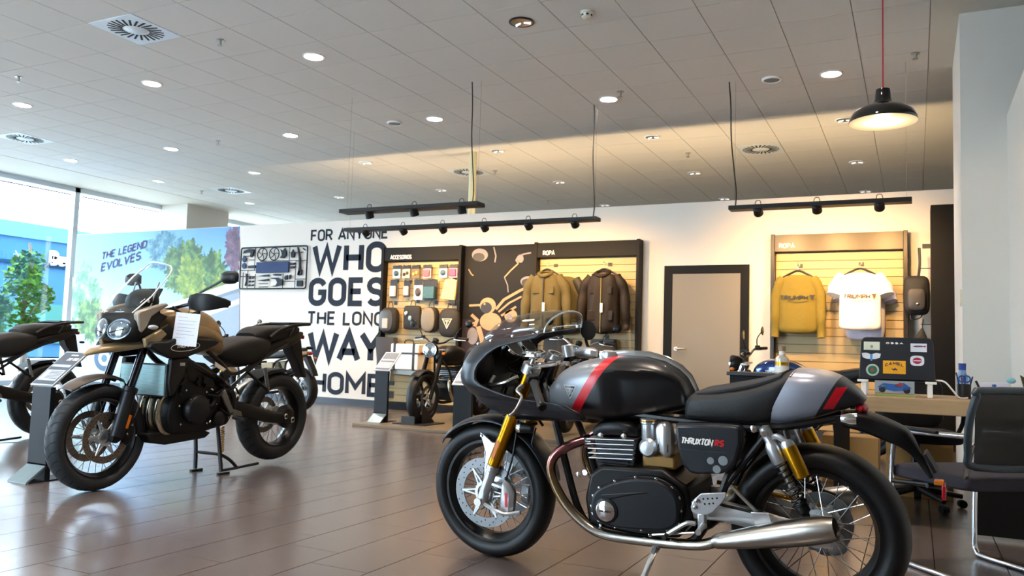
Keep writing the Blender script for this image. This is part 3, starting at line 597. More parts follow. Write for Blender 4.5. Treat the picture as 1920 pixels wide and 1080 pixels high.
MB().prism([(-.14, -.15), (.10, -.17), (.13, .12), (.02, .15), (-.07, .13)], -.02, .02).build('packet', mat('cream_paper', '#cdb27a', .6), bg_, bev=.006); MB().bx(.0, .11, -.01, .01, -.24, -.16).build('tag', CB, bg_, 0); hook(u1, -6.06, 1.94, .15)
# third row: bags
MBG = mat('bag_cordura', '#161514', .7, bump=.3, bscale=300); MGR = mat('bag_grey', '#6b665c', .65, bump=.2, bscale=300)
def softbox(mb, c, d, p=.55, n=20, m=8):
    rings = []
    for i in range(m+1):
        t = -1+2*i/m; k = max(.05, (1-abs(t)**3.2))**.45
        rings.append([(c[0]+d[0]/2*k*math.copysign(abs(cos(a))**p, cos(a)), c[1]+d[1]/2*t, c[2]+d[2]/2*k*math.copysign(abs(sin(a))**p, sin(a))) for a in [2*pi*j/n for j in range(n)]])
    return mb.loft(rings)
def bag(x, z, w_, h, d, label, face, kind):
    t = thing('hanging_bag', label, 'bag', (x, YP-.05, z)); softbox(MB(), (0, 0, 0), (w_, d, h), .6 if kind != 'box' else .3).build('bag_body', MBG, t)
    if kind == 'pocket':
        softbox(MB(), (-.02, -d*.45, 0), (w_*.8, .03, h*.82), .7).build('front_panel', face, t); MB().bx(-.07, .03, -d*.45-.025, -d*.45-.01, -.12, .03).build('window_pocket', mat('pocket_grey', '#9d9488', .3), t, bev=.008)
    elif kind == 'shell': softbox(MB(), (0, -d*.45, 0), (w_*.9, .05, h*.92), .8).build('front_panel', face, t)
    elif kind == 'box':
        for k in range(3): MB().ell((-.08+.07*k, -d*.5-.005, .06-.07*k), (.03, .012, .04), 10, 6).build('fitting', [M_hook, mat('fit_blue', '#7f98aa', .3), mat('fit_brass', '#b08d4c', .3, 1.)][k], t)
    else:
        mb = MB(); s_ = .075; y = -d*.5-.006
        for a, b in ((1., 0.), ): pass
        L, R = ribbon([(-s_, s_*.7), (s_, s_*.7), (0, -s_*1.05), (-s_, s_*.7)], .014); n = len(L); mb.add([(p.x, y, p.y) for p in L]+[(p.x, y, p.y) for p in R], [(i, i+1, n+i+1, n+i) for i in range(n-1)])
        mb.add([(-.04, y, .033), (.04, y, .033), (.04, y, .018), (-.04, y, .018)], [(0, 1, 2, 3)]); mb.add([(-.012, y, .018), (.012, y, .018), (.006, y, -.045), (-.006, y, -.045)], [(0, 1, 2, 3)])
        mb.build('emblem', mat('emblem_cream', '#c9bda2', .5), t, 0)['label'] = 'pale triangular emblem'
    MB().tube(catmull([(-.04, 0, h/2-.02), (-.02, 0, h/2+.07), (.03, 0, h/2+.07), (.05, 0, h/2-.02)], 4), .007, 5).build('carry_loop', M_black, t)
    hook(u1, x, z+h/2+.07, .25)
bag(-7.08, 1.32, .30, .40, .18, 'rounded black tail bag with a window pocket on the lower hooks', mat('bag_shell', '#3a3833', .4), 'pocket')
bag(-6.68, 1.37, .30, .36, .10, 'black boxed fitting kit with metal parts between two bags', None, 'box')
bag(-6.36, 1.34, .26, .38, .18, 'black bag with a smooth grey shell front', MGR, 'shell')
bag(-6.04, 1.30, .34, .42, .14, 'black roll bag with a pale triangular emblem', None, 'emblem')
t = thing('seat_cover', 'dark grey padded cover hanging low on the accessory display', 'cover', (-7.13, YP-.075, .82))
MB().loft([[(-.13+.02*k, -.05+y, .26-.5*0) for y in (0,)][0:0] or [(a*cx+ox, b, z) for a, b in ((-1, .04), (-.9, -.05), (0, -.09), (.9, -.05), (1, .04))] for z, cx, ox in ((.25, .17, .02), (.1, .18, .03), (-.1, .16, .04), (-.25, .11, .0), (-.3, .06, -.04))]).build('padding', mat('felt_grey', '#3b3a3c', .8), t)
t = thing('aluminium_pannier', 'white aluminium pannier case with black straps on the accessory display', 'pannier', (-6.62, YW-.36, .78))
MB().bx(-.24, .24, -.12, .14, -.18, .2).build('case', mat('pale_aluminium', '#d9d6cf', .35, .2), t, bev=.02)
for x in (-.17, .16): MB().bx(x-.02, x+.02, -.126, .146, -.186, .21).build('strap', M_black, t, bev=.004)
MB().bx(-.25, .25, -.127, .147, .05, .075).build('lid_seam', M_black, t, 0); MB().bx(-.32, -.27, -.05, .06, -.36, -.02).build('mount_bar', M_hook, t, bev=.01); MB().tube(catmull([(-.08, 0, .2), (-.06, 0, .25), (.06, 0, .25), (.08, 0, .2)], 3), .01, 6).build('handle', M_black, t); MB().bx(-.3, .2, .03, .12, -.25, -.16).build('carrier', M_steel, t, 0)
for k, z in enumerate((.16, .35, .54)):
    o = MB().bx(-7.18, -7.05, YW-.088, YW-.0755, z, z+.1).build('info_plate', M_black, smooth=0); tag(o, 'square black plate clipped low on the accessory slats', 'plate', 'black plates in a column beside the accessory post')

# ------------------------------------------------------------------ clothes
def ring(cx, y, z, w_, d, n=22, p=.75, wr=0., ph=0.):
    return [(cx+w_/2*math.copysign(abs(cos(a))**p, cos(a)), y+d/2*math.copysign(abs(sin(a))**p, sin(a))*(1+wr*sin(7*a+ph)), z) for a in [2*pi*i/n for i in range(n)]]
def garment(name, label, cat, x, y, z, rows, slv, m, ms, depth, wr=.12, extra=None):
    """rows (dz, left, right) from the collar down; slv list of (dx, dz, r)"""
    t = thing(name, label, cat, (x, y, z)); R = []
    rs = random.Random(int(abs(x)*100))
    for i, (dz, l, r) in enumerate(rows): R.append(ring((l+r)/2, 0, dz, r-l, depth*(1-.25*(i == 0)), 26, .8, wr*min(1, i/3), i*.8+rs.random()*2))
    R2 = []
    for a, b in zip(R, R[1:]): R2 += [a, [tuple((p+q)/2 for p, q in zip(u, v)) for u, v in zip(a, b)]]
    MB().loft(R2+[R[-1]]).build('body_panel', m, t, 60, sub=1)
    for s in (-1, 1):
        pts = catmull([(s*a, 0, b) for a, b, _ in slv], 4); rr = []
        for i in range(len(pts)): f = i/4; k = min(int(f), len(slv)-2); rr.append((slv[k][2]+(slv[k+1][2]-slv[k][2])*(f-k))*(1+.07*sin(i*1.7+x)))
        MB().tube([(p.x, p.y-.01*sin(i*.9), p.z) for i, p in enumerate(pts)], rr, 12, sx=.75).build('sleeve', ms, t, 60)
    if extra: extra(t)
    return t
def hanger(x, y, z, u, lb):
    t = thing('clothes_hanger', lb, 'hanger', (x, y, z))
    MB().tube(catmull([(-.17, 0, -.06), (-.09, 0, -.015), (0, 0, .02), (.09, 0, -.015), (.17, 0, -.06)], 4), .013, 8).build('shoulder_bar', M_black, t); MB().tube(catmull([(0, 0, .02), (0, 0, .06), (.02, 0, .085), (.0, 0, .105), (-.02, 0, .09)], 4), .004, 6).build('hook_wire', M_hook, t); hook(u, x, z+.1, .24)
OL = mat('olive_canvas', '#4a411f', .8, bump=.3, bscale=250); DK = mat('waxed_brown', '#1d140b', .6, spec=.25, bump=.25, bscale=60); BK = mat('black_canvas', '#25221f', .7, bump=.2, bscale=200)
JR = [(0, -.10, .10), (-.05, -.20, .20), (-.2, -.225, .225), (-.4, -.22, .22), (-.6, -.225, .225), (-.8, -.23, .23)]
JS = [(.17, -.06, .075), (.26, -.2, .08), (.30, -.45, .07), (.31, -.66, .055), (.315, -.74, .05)]
def jx(zip_m, pk):
    def f(t):
        MB().tube(catmull([(-.09, -.05, .0), (-.06, -.1, -.03), (0, -.115, -.045), (.06, -.1, -.03), (.09, -.05, .0), (.06, .02, .03), (-.06, .02, .03)], 3, True), .024, 8, True).build('collar', pk, t); MB().bx(-.006, .006, -.118, -.104, -.78, -.05).build('zip', zip_m, t, 0)
        for s in (-1, 1): MB().box((s*.11, -.098, -.56), (.12, .02, .13), Matrix.Rotation(-s*.25, 3, 'Z')).build('pocket', pk, t, bev=.008); MB().box((s*.1, -.098, -.23), (.11, .02, .10), Matrix.Rotation(-s*.25, 3, 'Z')).build('pocket', pk, t, bev=.008)
        MB().bx(.0, .035, -.135, -.125, -.52, -.40).build('swing_tag', CW, t, 0)
    return f
garment('jacket', 'olive canvas motorcycle jacket with dark shoulder sleeves at the front of the rack', 'jacket', -4.45, YW-.37, 1.98, JR, JS, OL, OL, .20, extra=jx(M_black, OL))
garment('jacket', 'olive canvas jacket hanging behind another olive jacket', 'jacket', -4.28, YW-.17, 1.96, JR, JS, OL, BK, .12)
garment('jacket', 'dark brown waxed jacket on the jacket display', 'jacket', -3.66, YW-.30, 1.98, JR, JS, DK, DK, .22, extra=jx(mat('zip_brass', '#8d6f3a', .3, 1.), DK))
hanger(-4.45, YW-.37, 2.02, u2, 'black hanger holding the front olive jacket'); hanger(-3.66, YW-.30, 2.02, u2, 'black hanger holding the dark brown jacket')
TR = [(0, -.10, .10), (-.04, -.19, .19), (-.16, -.22, .22), (-.35, -.215, .215), (-.55, -.22, .22), (-.70, -.225, .225)]
def print_(t, wd, z, m, y=-.083):
    mb = MB(); text(mb, 'TRIUMPH', lambda u, v, d: (-wd/2+u, y-d-.004*sin(u*9), z+v), .05, .22, .2, wd*.8, slant=.1, depth=.002)
    mb.add([(wd*.36, y-.002, z+.055), (wd*.52, y-.002, z+.055), (wd*.44, y-.002, z-.005)], [(0, 1, 2)])
    L, R = ribbon([(-wd*.28+wd*.62*i/10, z-.012-.018*sin(pi*i/10)) for i in range(11)], .006); mb.add([(p.x, y-.002, p.y) for p in L]+[(p.x, y-.002, p.y) for p in R], [(i, i+1, 12+i, 11+i) for i in range(10)]); mb.build('print', m, t, 0)
garment('sweatshirt', 'mustard olive long sleeved shirt printed TRIUMPH', 'shirt', -1.24, YW-.28, 1.93, TR, [(.16, -.05, .07), (.23, -.2, .075), (.25, -.45, .062), (.255, -.66, .05), (.26, -.74, .045)], mat('mustard_jersey', '#6e5f1c', .85, bump=.2), mat('mustard_jersey', '#8a7a2c'), .15, extra=lambda t: print_(t, .38, -.30, M_black))
garment('t_shirt', 'white short sleeved shirt printed TRIUMPH', 'shirt', -.56, YW-.35, 1.94, [(a, b*1.02, c*1.02) for a, b, c in TR[:5]]+[(-.66, -.22, .22)], [(.17, -.05, .08), (.24, -.15, .09), (.27, -.26, .088)], mat('white_jersey', '#e8e2da', .85, bump=.2), mat('white_jersey', '#e8e2da'), .15, extra=lambda t: print_(t, .34, -.30, mat('print_brown', '#5b4636', .6)))
garment('t_shirt', 'pale lilac shirt hanging behind the white shirt', 'shirt', -.52, YW-.16, 1.90, TR[:5]+[(-.73, -.2, .2)], [(.17, -.05, .07), (.24, -.16, .08), (.27, -.28, .08)], mat('lilac_jersey', '#c3bccb', .85), mat('lilac_jersey', '#c3bccb'), .10)
hanger(-1.24, YW-.28, 1.96, u3, 'black hanger holding the mustard shirt'); hanger(-.56, YW-.35, 1.97, u3, 'black hanger holding the white shirt')

def trousers(x, y, lb):
    t = thing('riding_trousers', lb, 'trousers', (x, y, 1.12))
    MB().loft([ring(0, 0, 0, .36, .10, 22), ring(0, 0, -.12, .38, .12, 22), ring(0, 0, -.24, .40, .12, 22)]).build('waist', BK, t, 60)
    for s in (-1, 1): MB().tube(catmull([(s*.095, 0, -.2), (s*.10, -.01, -.45), (s*.11, 0, -.72)], 4), [.1, .098, .095, .09, .088, .085, .08, .078, .075], 12, sx=.6).build('leg', BK, t, 60)
    MB().bx(-.16, .16, -.062, -.05, -.035, -.01).build('belt', M_black, t, 0); hook(u2, x, 1.15, .12)
trousers(-4.36, YW-.20, 'black riding trousers hanging below the olive jackets'); trousers(-3.68, YW-.20, 'black riding trousers hanging below the brown jacket')
# side tower with backpack
tw = thing('display_tower', 'tall plain black display tower at the right end of the wall', 'display stand', (.275, YW-.2, 0))
MB().bx(-.115, .115, -.18, .19, 0, 2.68).build('tower_body', M_char, tw, 0, bev=.006); MB().bx(-.20, -.115, -.16, -.14, 2.20, 2.25).build('hanging_arm', M_black, tw, 0); MB().tube([(-.22, -.15, 1.98), (-.11, -.15, 1.98)], .005, 6).build('arm', M_black, tw); MB().tube([(-.22, -.15, 1.36), (-.11, -.15, 1.36)], .005, 6).build('arm', M_black, tw)
bp_ = thing('backpack', 'black backpack hanging by its strap on the tower', 'backpack', (.015, YW-.33, 1.68))
softbox(MB(), (0, 0, 0), (.27, .2, .44), .45).build('pack_body', MBG, bp_); softbox(MB(), (.0, -.1, -.05), (.18, .06, .24), .45).build('front_pocket', mat('pack_pocket', '#333134', .6), bp_); MB().tube(catmull([(.02, 0, .2), (.035, -.01, .35), (.03, 0, .53)], 4), .014, 6).build('strap', M_black, bp_); MB().ell((.01, -.135, -.1), (.016, .006, .012), 10, 6).build('badge', M_hook, bp_); MB().tube(catmull([(-.06, -.02, -.2), (-.05, -.03, -.27), (.03, -.02, -.25), (.06, 0, -.21)], 4), .006, 5).build('waist_strap', M_black, bp_)
t = thing('folded_bag', 'dark triangular bag hanging below the backpack', 'bag', (.03, YW-.33, 1.12))
MB().loft([ring(.04, 0, .2, .02, .03, 12), ring(.03, 0, .12, .1, .08, 12), ring(0, 0, .0, .24, .12, 12), ring(-.01, 0, -.1, .28, .13, 12), ring(0, 0, -.15, .2, .1, 12)]).build('bag_body', MBG, t); MB().tube([(.04, 0, .2), (.05, -.0, .30)], .006, 5).build('loop', M_black, t)
pcr = lambda u, v, r: [mp(u+r*.8*cos(i*pi/12), v+r*sin(i*pi/12), .0062) for i in range(24)]
for r, c, d in ((24, '#24405c', 0), (14, '#9fb6c8', .0006), (7, '#3a5670', .0012)): MB().add([(x, y-d, z) for x, y, z in pcr(196, 672, r)], [tuple(range(24))]).build('printed_wheel', mat('print_wheel'+c, c, .6), mural, 0)
# ------------------------------------------------------------------ motorcycle kit (local frame: +x forward, +y left, z up)
M_tyre = mat('tyre_rubber', '#0d0e10', .5, var=.2, scale=50, spec=.35); M_tyre2 = mat('tyre_tread', '#1f2327', .55, var=.2, scale=50, spec=.35)
M_rimk = mat('rim_black', '#0e0f11', .3, .3); M_spoke = mat('spoke_steel', '#c6c8ca', .2, 1.); M_disc = mat('brake_disc_steel', '#7c7e80', .35, 1., var=.1); M_alum = mat('cast_aluminium', '#c3c7cb', .32, .85, var=.08)
M_eng = mat('engine_black', '#070809', .38, .1, var=.15, spec=.3); M_engm = mat('engine_satin', '#0b0d12', .42, .1, var=.1, spec=.35); M_frame = mat('frame_black', '#0f1012', .3, .2); M_plast = mat('black_plastic', '#090a0b', .5, spec=.3)
M_gold = mat('gold_anodised', '#c08a1a', .28, 1., var=.08); M_red = mat('red_paint', '#c0101c', .35); M_amber = mat('amber_lens', '#c86a14', .25); M_redl = mat('red_lens', '#a00c18', .15); M_mirror = mat('mirror_glass', '#cfd4d8', .03, 1., var=0); M_rubber = mat('grip_rubber', '#101012', .75, bump=.4, bscale=300)
M_lens = mat('lamp_lens', '#93a0ab', .06, .8, var=.6, scale=22); M_screen = glass('clear_screen', '#f3f6f7', .3)
def wheel(root, name, x, z, R, hw, rim, nsp, discs, mt=None, mr=None, ms=None, dr=.155, tread=None, holes=True, hubr=.035, cast=0, dm=None):
    mt = mt or M_tyre; mr = mr or M_rimk; ms = ms or M_spoke; d = R-rim
    w_ = MB().lathe([(rim+.004, -.74*hw), (rim-.010, -.74*hw), (rim-.018, -.45*hw), (rim-.03, -.2*hw), (rim-.03, .2*hw), (rim-.018, .45*hw), (rim-.010, .74*hw), (rim+.004, .74*hw)], (0, 0, 0), (0, 1, 0), 56, True).build(name, mr, root); w_.location = (x, 0, z)
    pr = [(rim, -.72*hw), (rim+.25*d, -.96*hw), (rim+.52*d, -hw), (rim+.75*d, -.86*hw), (rim+.9*d, -.58*hw), (rim+.975*d, -.28*hw), (R, 0)]
    MB().lathe(pr+[(r, -h) for r, h in reversed(pr[:-1])], (0, 0, 0), (0, 1, 0), 72, True).build('tyre', mt, w_, 60)
    if tread:
        g = MB()
        for k in range(tread):
            a0 = 2*pi*k/tread
            for s in (-1, 1):
                def P(f, da, o): q = .9*f; r = lerp(q*hw, [(0, R), (.28*hw, rim+.975*d), (.58*hw, rim+.9*d), (.86*hw, rim+.75*d), (hw, rim+.52*d)])+.0012; a = a0+da; return (r*cos(a), s*q*hw, r*sin(a))
                for f0, f1, d0, d1 in ((.08, .5, .02, .10), (.5, .98, .10, .13)):
                    ds = s*.0; n = 4
                    vs = []
                    for i in range(n+1): f = f0+(f1-f0)*i/n; da = d0+(d1-d0)*i/n+(.05 if s > 0 else 0); vs += [P(f, da-.014, 0), P(f, da+.014, 0)]
                    g.add(vs, [(2*i, 2*i+1, 2*i+3, 2*i+2) for i in range(n)])
        tag(g.build('tread_groove', mat('groove_black', '#08090a', .8), w_, 0), None, None, kind='stuff')
    MB().lathe([(.0, -.055), (.022, -.055), (.024, -.04), (hubr+.012, -.038), (hubr+.012, -.03), (hubr-.008, -.026), (hubr-.008, .026), (hubr+.012, .03), (hubr+.012, .038), (.024, .04), (.022, .055), (0, .055)], (0, 0, 0), (0, 1, 0), 24).build('hub', M_alum if not cast else mr, w_)
    if cast:
        arm = MB().tube(catmull([(.03, 0, 0), (.09, 0, .018), (rim-.02, 0, .0)], 4), [.016]*5+[.012]*4, 8).add([], []).mesh('wheel_arm', mr)
        for k in range(cast): o = link('wheel_arm', arm, w_); o.rotation_euler = (0, 2*pi*k/cast, 0)
    else:
        for j, (s, l) in enumerate(((1, .5), (1, -.5), (-1, .5), (-1, -.5))):
            sm = MB().tube([((hubr+.008)*cos(l), s*.034, (hubr+.008)*sin(l)), (rim-.026, s*.006, 0)], .0019, 5).mesh('spoke', ms)
            for k in range(nsp//4): o = link('spoke', sm, w_); o.rotation_euler = (0, 2*pi*(k+j*.25)/(nsp//4), 0)
    for s in discs:
        y = s*(hw*.5+.045); ri = dr-.042
        MB().lathe([(ri, -.0025), (dr, -.0025), (dr, .0025), (ri, .0025)], (0, y, 0), (0, 1, 0), 48, True).build('brake_disc', dm or M_disc, w_)
        cm = MB().tube([(.042, y, .012), (ri+.006, y, .0)], .007, 6).tube([(.042, y, -.012), (ri+.006, y, .0)], .006, 6).mesh('disc_carrier_arm', M_alum)
        for k in range(6): o = link('disc_carrier_arm', cm, w_); o.rotation_euler = (0, 2*pi*k/6, 0)
        MB().lathe([(.036, -.006), (.05, -.006), (.05, .006), (.036, .006)], (0, y, 0), (0, 1, 0), 24, True).build('disc_carrier', M_alum, w_)
        if holes:
            h = MB()
            for k in range(40):
                a = 2*pi*k/40; r = ri+.010+.011*(k % 3); h.lathe([(0, 0), (.0036, 0)], (r*cos(a), y+.0031*(1 if s > 0 else -1), r*sin(a)), (0, s, 0), 7)
            tag(h.build('disc_holes', M_dark, w_, 0), None, None, kind='stuff')
    return w_
def fork(root, a, b, c, y, r1, r2, m1, m2, name='fork_leg'):
    o = MB().cyl((a[0], y, a[1]), (b[0], y, b[1]), r1, 16).lathe([(r1, 0), (r1+.006, .005), (r1+.006, .03), (r1, .035)], (b[0], y, b[1]), (a[0]-b[0], 0, a[1]-b[1]), 16).build(name, m1, root)
    MB().cyl((b[0], y, b[1]), (c[0], y, c[1]), r2, 16).build('fork_tube', m2, o); return o
def bolts(root, pts, y, r=.006, m=None, h=.006, name='bolt', s=1):
    me = MB().lathe([(0, h), (r*.6, h), (r, h*.6), (r, -.004)], (0, 0, 0), (0, s, 0), 8).mesh(name, m or M_chrome)
    for x, z in pts: o = link(name, me, root); o.location = (x, y, z)
def helix(a, b, r, turns, wire, n=14):
    a = Vector(a); b = Vector(b); d = (b-a); L = d.length; d.normalize(); u = d.orthogonal().normalized(); v = d.cross(u)
    return MB().tube([a+d*(L*i/(turns*n))+(u*cos(2*pi*i/n)+v*sin(2*pi*i/n))*r for i in range(int(turns*n)+1)], wire, 6)
def triangle_badge(root, fn, s, m1, m2):
    """triangular badge; fn(u,v,d)->point"""
    o = MB().add([fn(-s, s*.75, .001), fn(s, s*.75, .001), fn(0, -s*1.05, .001)], [(0, 1, 2)]).build('badge', m1, root, 0); mb = MB()
    L, R = ribbon([(-s, s*.75), (s, s*.75), (0, -s*1.05), (-s, s*.75)], s*.13); n = len(L); mb.add([fn(p.x, p.y, .002) for p in L]+[fn(p.x, p.y, .002) for p in R], [(i, i+1, n+i+1, n+i) for i in range(n-1)])
    for q in ([(-.62, .42), (.62, .42), (.5, .22), (-.5, .22)], [(-.42, .12), (-.2, .12), (-.14, -.3)], [(.42, .12), (.2, .12), (.14, -.3)], [(-.1, .22), (.1, .22), (.06, -.6), (-.06, -.6)]): mb.add([fn(x*s, z*s, .002) for x, z in q], [tuple(range(len(q)))])
    mb.build('badge_relief', m2, o, 0); return o

# ------------------------------------------------------------------ the cafe racer in the foreground
TX = thing('motorcycle', 'matt black and silver cafe racer with red stripe and bubble fairing on its side stand', 'motorcycle', (-1.0225, 3.34, 0), (-radians(6), 0, radians(175.9)))
TX.rotation_mode = 'XYZ'
SIL = '#7d8186'; SLATE = '#171b22'
M_fair = mat('matt_slate_paint', SLATE, .36, .15, var=.05); M_fin = mat('fairing_inside', '#08080a', .6)
wheel(TX, 'front_wheel', .70, .305, .305, .062, .228, 32, (1, -1))
wheel(TX, 'rear_wheel', -.70, .315, .315, .084, .228, 32, (-1,), dr=.115, hubr=.05)
for s in (1, -1):
    f = fork(TX, (.705, .265), (.632, .445), (.43, .885), s*.105, .023, .029, M_alum, M_gold)
    MB().body([((.715, .295), (.70, .235), .02), ((.70, .32), (.68, .25), .024), ((.685, .36), (.66, .34), .022)], 12, .8, s*.105).build('axle_foot', M_alum, f)
    MB().lathe([(0, 0), (.014, 0), (.018, .006), (.018, .02), (0, .02)], (.703, s*.118, .275), (0, s, 0), 14).build('axle_nut', M_steel, f)
    MB().tube([(.66, s*.1, .36), (.59, s*.1, .345), (.57, s*.095, .33)], .011, 6).build('caliper_bracket', M_alum, f)
    c = MB().body([((.60, .36), (.61, .26), .012), ((.585, .385), (.60, .235), .026), ((.55, .36), (.565, .22), .026), ((.535, .33), (.545, .24), .012)], 14, .6, s*.088).build('brake_caliper', M_alum, TX, bev=.0)
    MB().bx(.562, .574, s*.115-.001, s*.115+.001, .265, .325).build('caliper_print', M_red, c, 0)
    MB().tube(catmull([(.70, s*.11, .27), (.62, s*.13, .25), (.57, s*.12, .235), (.50, s*.11, .25)], 4), .009, 6).build('torque_link', M_alum, TX)
    MB().box((.605, s*.133, .515), (.018, .004, .085), Matrix.Rotation(radians(-24), 3, 'Y')).build('reflector', M_amber, f, bev=.006)
    MB().prism([(.712, .575), (.69, .565), (.65, .535), (.612, .535), (.60, .51), (.645, .44), (.672, .35), (.70, .35), (.688, .45), (.685, .49)], s*.083, s*.089).build('fender_bracket', M_alum, TX, bev=.002)
    bolts(TX, [(.703, .562), (.685, .36), (.665, .42)], s*.09, .007, s=s)
def fend(u, v):
    a = radians(38+(168-38)*u); w_ = .068*(1-.35*max(0, (abs(u-.5)-.35)/.15)**2); t = (v-.5)*pi*1.05; r = .326+.022*cos(t)-.01
    return (.70+r*cos(a), w_*sin(t), .305+r*sin(a))
MB().grid(fend, 36, 14).build('front_fender', [M_fair, M_fin], TX, 60, solid=.003)
# fairing shell
XN = [(.655, .60), (.685, .69), (.72, .745), (.76, .775), (.80, .79), (.85, .79), (.89, .778), (.93, .757), (.966, .725), (1.0, .66), (1.035, .60)]
XR = [(.655, .42), (.665, .30), (.685, .14), (.70, .135), (.72, .165), (.745, .215), (.753, .27), (.757, .40), (.77, .48), (.79, .555), (.812, .615), (.83, .636), (.865, .638), (.90, .622), (.94, .585), (.97, .54), (.985, .49), (.998, .43), (1.012, .36), (1.033, .325)]
WF = [(.655, .12), (.685, .20), (.72, .222), (.80, .235), (.9, .222), (.97, .20), (1.035, .178)]
def fair(u, v):
    t = (u-.5)*2; zt = .966+.066*min(1, abs(t)**1.4*1.02); z = .657+(zt-.657)*v; ph = t*pi/2
    xr, xn, w_ = lerp(z, XR), lerp(z, XN), lerp(z, WF)
    return (xr+(xn-xr)*abs(cos(ph))**.85, w_*math.copysign(abs(sin(ph))**.8, sin(ph)), z)
MB().grid(fair, 60, 56).build('fairing', [M_fair, M_fin], TX, 50, solid=.005)
MB().loft([[(.42, y, .657) for y in (-.11, 0, .11)], [(.52, y, .652) for y in (-.12, 0, .12)], [(.60, y*.8, .657) for y in (-.10, 0, .10)]], closed=False).build('fairing_floor', M_fin, TX, 0, solid=.004)
SB = [(.32, 1.033), (.45, 1.02), (.6, .995), (.66, .98), (.725, .966)]; ST = [(.30, 1.112), (.36, 1.119), (.45, 1.113), (.54, 1.098), (.607, 1.073), (.66, 1.035), (.70, .995), (.725, .966)]; SWD = [(.30, .176), (.45, .187), (.58, .172), (.66, .12), (.70, .07), (.725, .005)]
def scr(u, v):
    x = .30+.425*u**1.0; ph = pi*v; b_, t_, w_ = lerp(x, SB), lerp(x, ST), lerp(x, SWD); xx = x+.03*(1-u)*(1-sin(ph))
    return (xx, w_*cos(ph), b_+(t_-b_)*sin(ph)**.75)
ws = MB().grid(scr, 26, 26).build('windscreen', M_screen, TX, 60, solid=.003)
MB().tube([scr(0, i/30) for i in range(31)], .0045, 6).build('screen_rim', mat('screen_edge', '#aab4ba', .15, .3), ws)
bolts(TX, [(.648, .981), (.583, .996), (.476, 1.018), (.355, 1.036)], .187, .006, M_steel); bolts(TX, [(.648, .981), (.583, .996), (.476, 1.018), (.355, 1.036)], -.187, .006, M_steel, s=-1)
hl = MB().lathe([(0, -.02), (.05, -.02), (.085, .0), (.088, .06), (.08, .065)], (.735, 0, .865), (1, 0, 0), 28).build('headlight', M_plast, TX); MB().lathe([(.082, .062), (.05, .078), (0, .084)], (.735, 0, .865), (1, 0, 0), 28).build('headlight_lens', M_lens, hl)
# tank
M_tank = bands('tank_paint', '#0c0e12', [(.636, .685, 9., 0., 9., '#80858c', .35), (.636, .640, .685, 0., 9., '#c40f20', 0.)], .34, .1)
def knee(p):
    x, y, z = p; f = max(0., min(1., (.075-x-.28*(.80-z))/.05))*max(0, min(1, (.885-z-.25*max(0, -.13-x))/.03))*max(0, min(1, (x+.26)/.04)); return (x, y*(1-.17*f), z)
T_ST = [((.372, .775), (.37, .73), .05), ((.362, .80), (.358, .705), .09), ((.335, .835), (.32, .688), .12), ((.285, .877), (.26, .676), .145), ((.20, .911), (.18, .667), .16), ((.10, .927), (.09, .668), .167), ((.0, .929), (.0, .677), .163), ((-.07, .922), (-.07, .69), .152), ((-.13, .906), (-.13, .704), .138), ((-.18, .88), (-.18, .717), .122), ((-.215, .85), (-.215, .728), .11), ((-.237, .81), (-.237, .738), .10), ((-.245, .78), (-.245, .745), .085)]
def dense(st, k=4):
    out = []
    T = catmull([(a[0], 0, a[1]) for a, b, c in st], k); B_ = catmull([(b[0], c, b[1]) for a, b, c in st], k)
    return [((t.x, t.z), (b.x, b.z), max(.002, b.y)) for t, b in zip(T, B_)]
tk = MB().body(dense(T_ST), 44, .66, bulge=knee).build('fuel_tank', M_tank, TX, 50)
MB().tube([(x, 0, z+.004) for x, z in ((.16, .921), (.05, .929), (-.06, .926), (-.13, .909), (-.185, .88), (-.22, .846), (-.242, .80), (-.247, .76))], .021, 10, sx=.3).build('tank_strap', M_chrome, tk)
MB().lathe([(.0, .022), (.03, .02), (.036, .008), (.036, -.01)], (.115, 0, .928), (-.1, 0, 1), 24).build('filler_cap', M_alum, tk)
bt = bvh_of(tk)
def onb(tree, off=0.0):
    def f(x, z, d=0.):
        h = tree.ray_cast(Vector((x, 1., z)), Vector((0, -1, 0))); return (x, (h[0].y if h[0] else .1)+off+d, z)
    return f
ft = onb(bt)
triangle_badge(tk, lambda u, v, d: ft(.228-u, .795+v, d), .029, mat('badge_black', '#0b0c0e', .4), mat('badge_pale', '#b9bcc0', .4))
mb = MB()
for k, wd in enumerate(('TRIUMPH', 'THRUXTON')): pass
# seat and tail
M_seat = mat('seat_vinyl', '#0b0d10', .55, bump=.15, bscale=300)
sb = MB().body(dense([((-.236, .775), (-.232, .70), .09), ((-.262, .802), (-.25, .694), .118), ((-.32, .814), (-.31, .692), .13), ((-.40, .828), (-.38, .692), .135), ((-.48, .846), (-.45, .693), .137), ((-.55, .868), (-.50, .697), .133), ((-.61, .892), (-.535, .70), .127), ((-.645, .904), (-.55, .70), .12)]), 32, .55).build('seat', M_seat, TX, 50)
MB().body(dense([((-.285, .811), (-.285, .795), .10), ((-.36, .826), (-.36, .805), .112), ((-.46, .847), (-.46, .825), .115), ((-.54, .87), (-.54, .845), .11), ((-.60, .894), (-.60, .865), .10)]), 24, .5).build('seat_pad', mat('seat_suede', '#24262a', .85, bump=.3, bscale=400), sb, 50)
M_cowl = bands('cowl_paint', '#23272c', [(.573, -.287, 9., 0., 9., '#9094a0', .35), (.573, -.333, -.299, .774, .852, '#c40f20', 0.)], .34, .1)
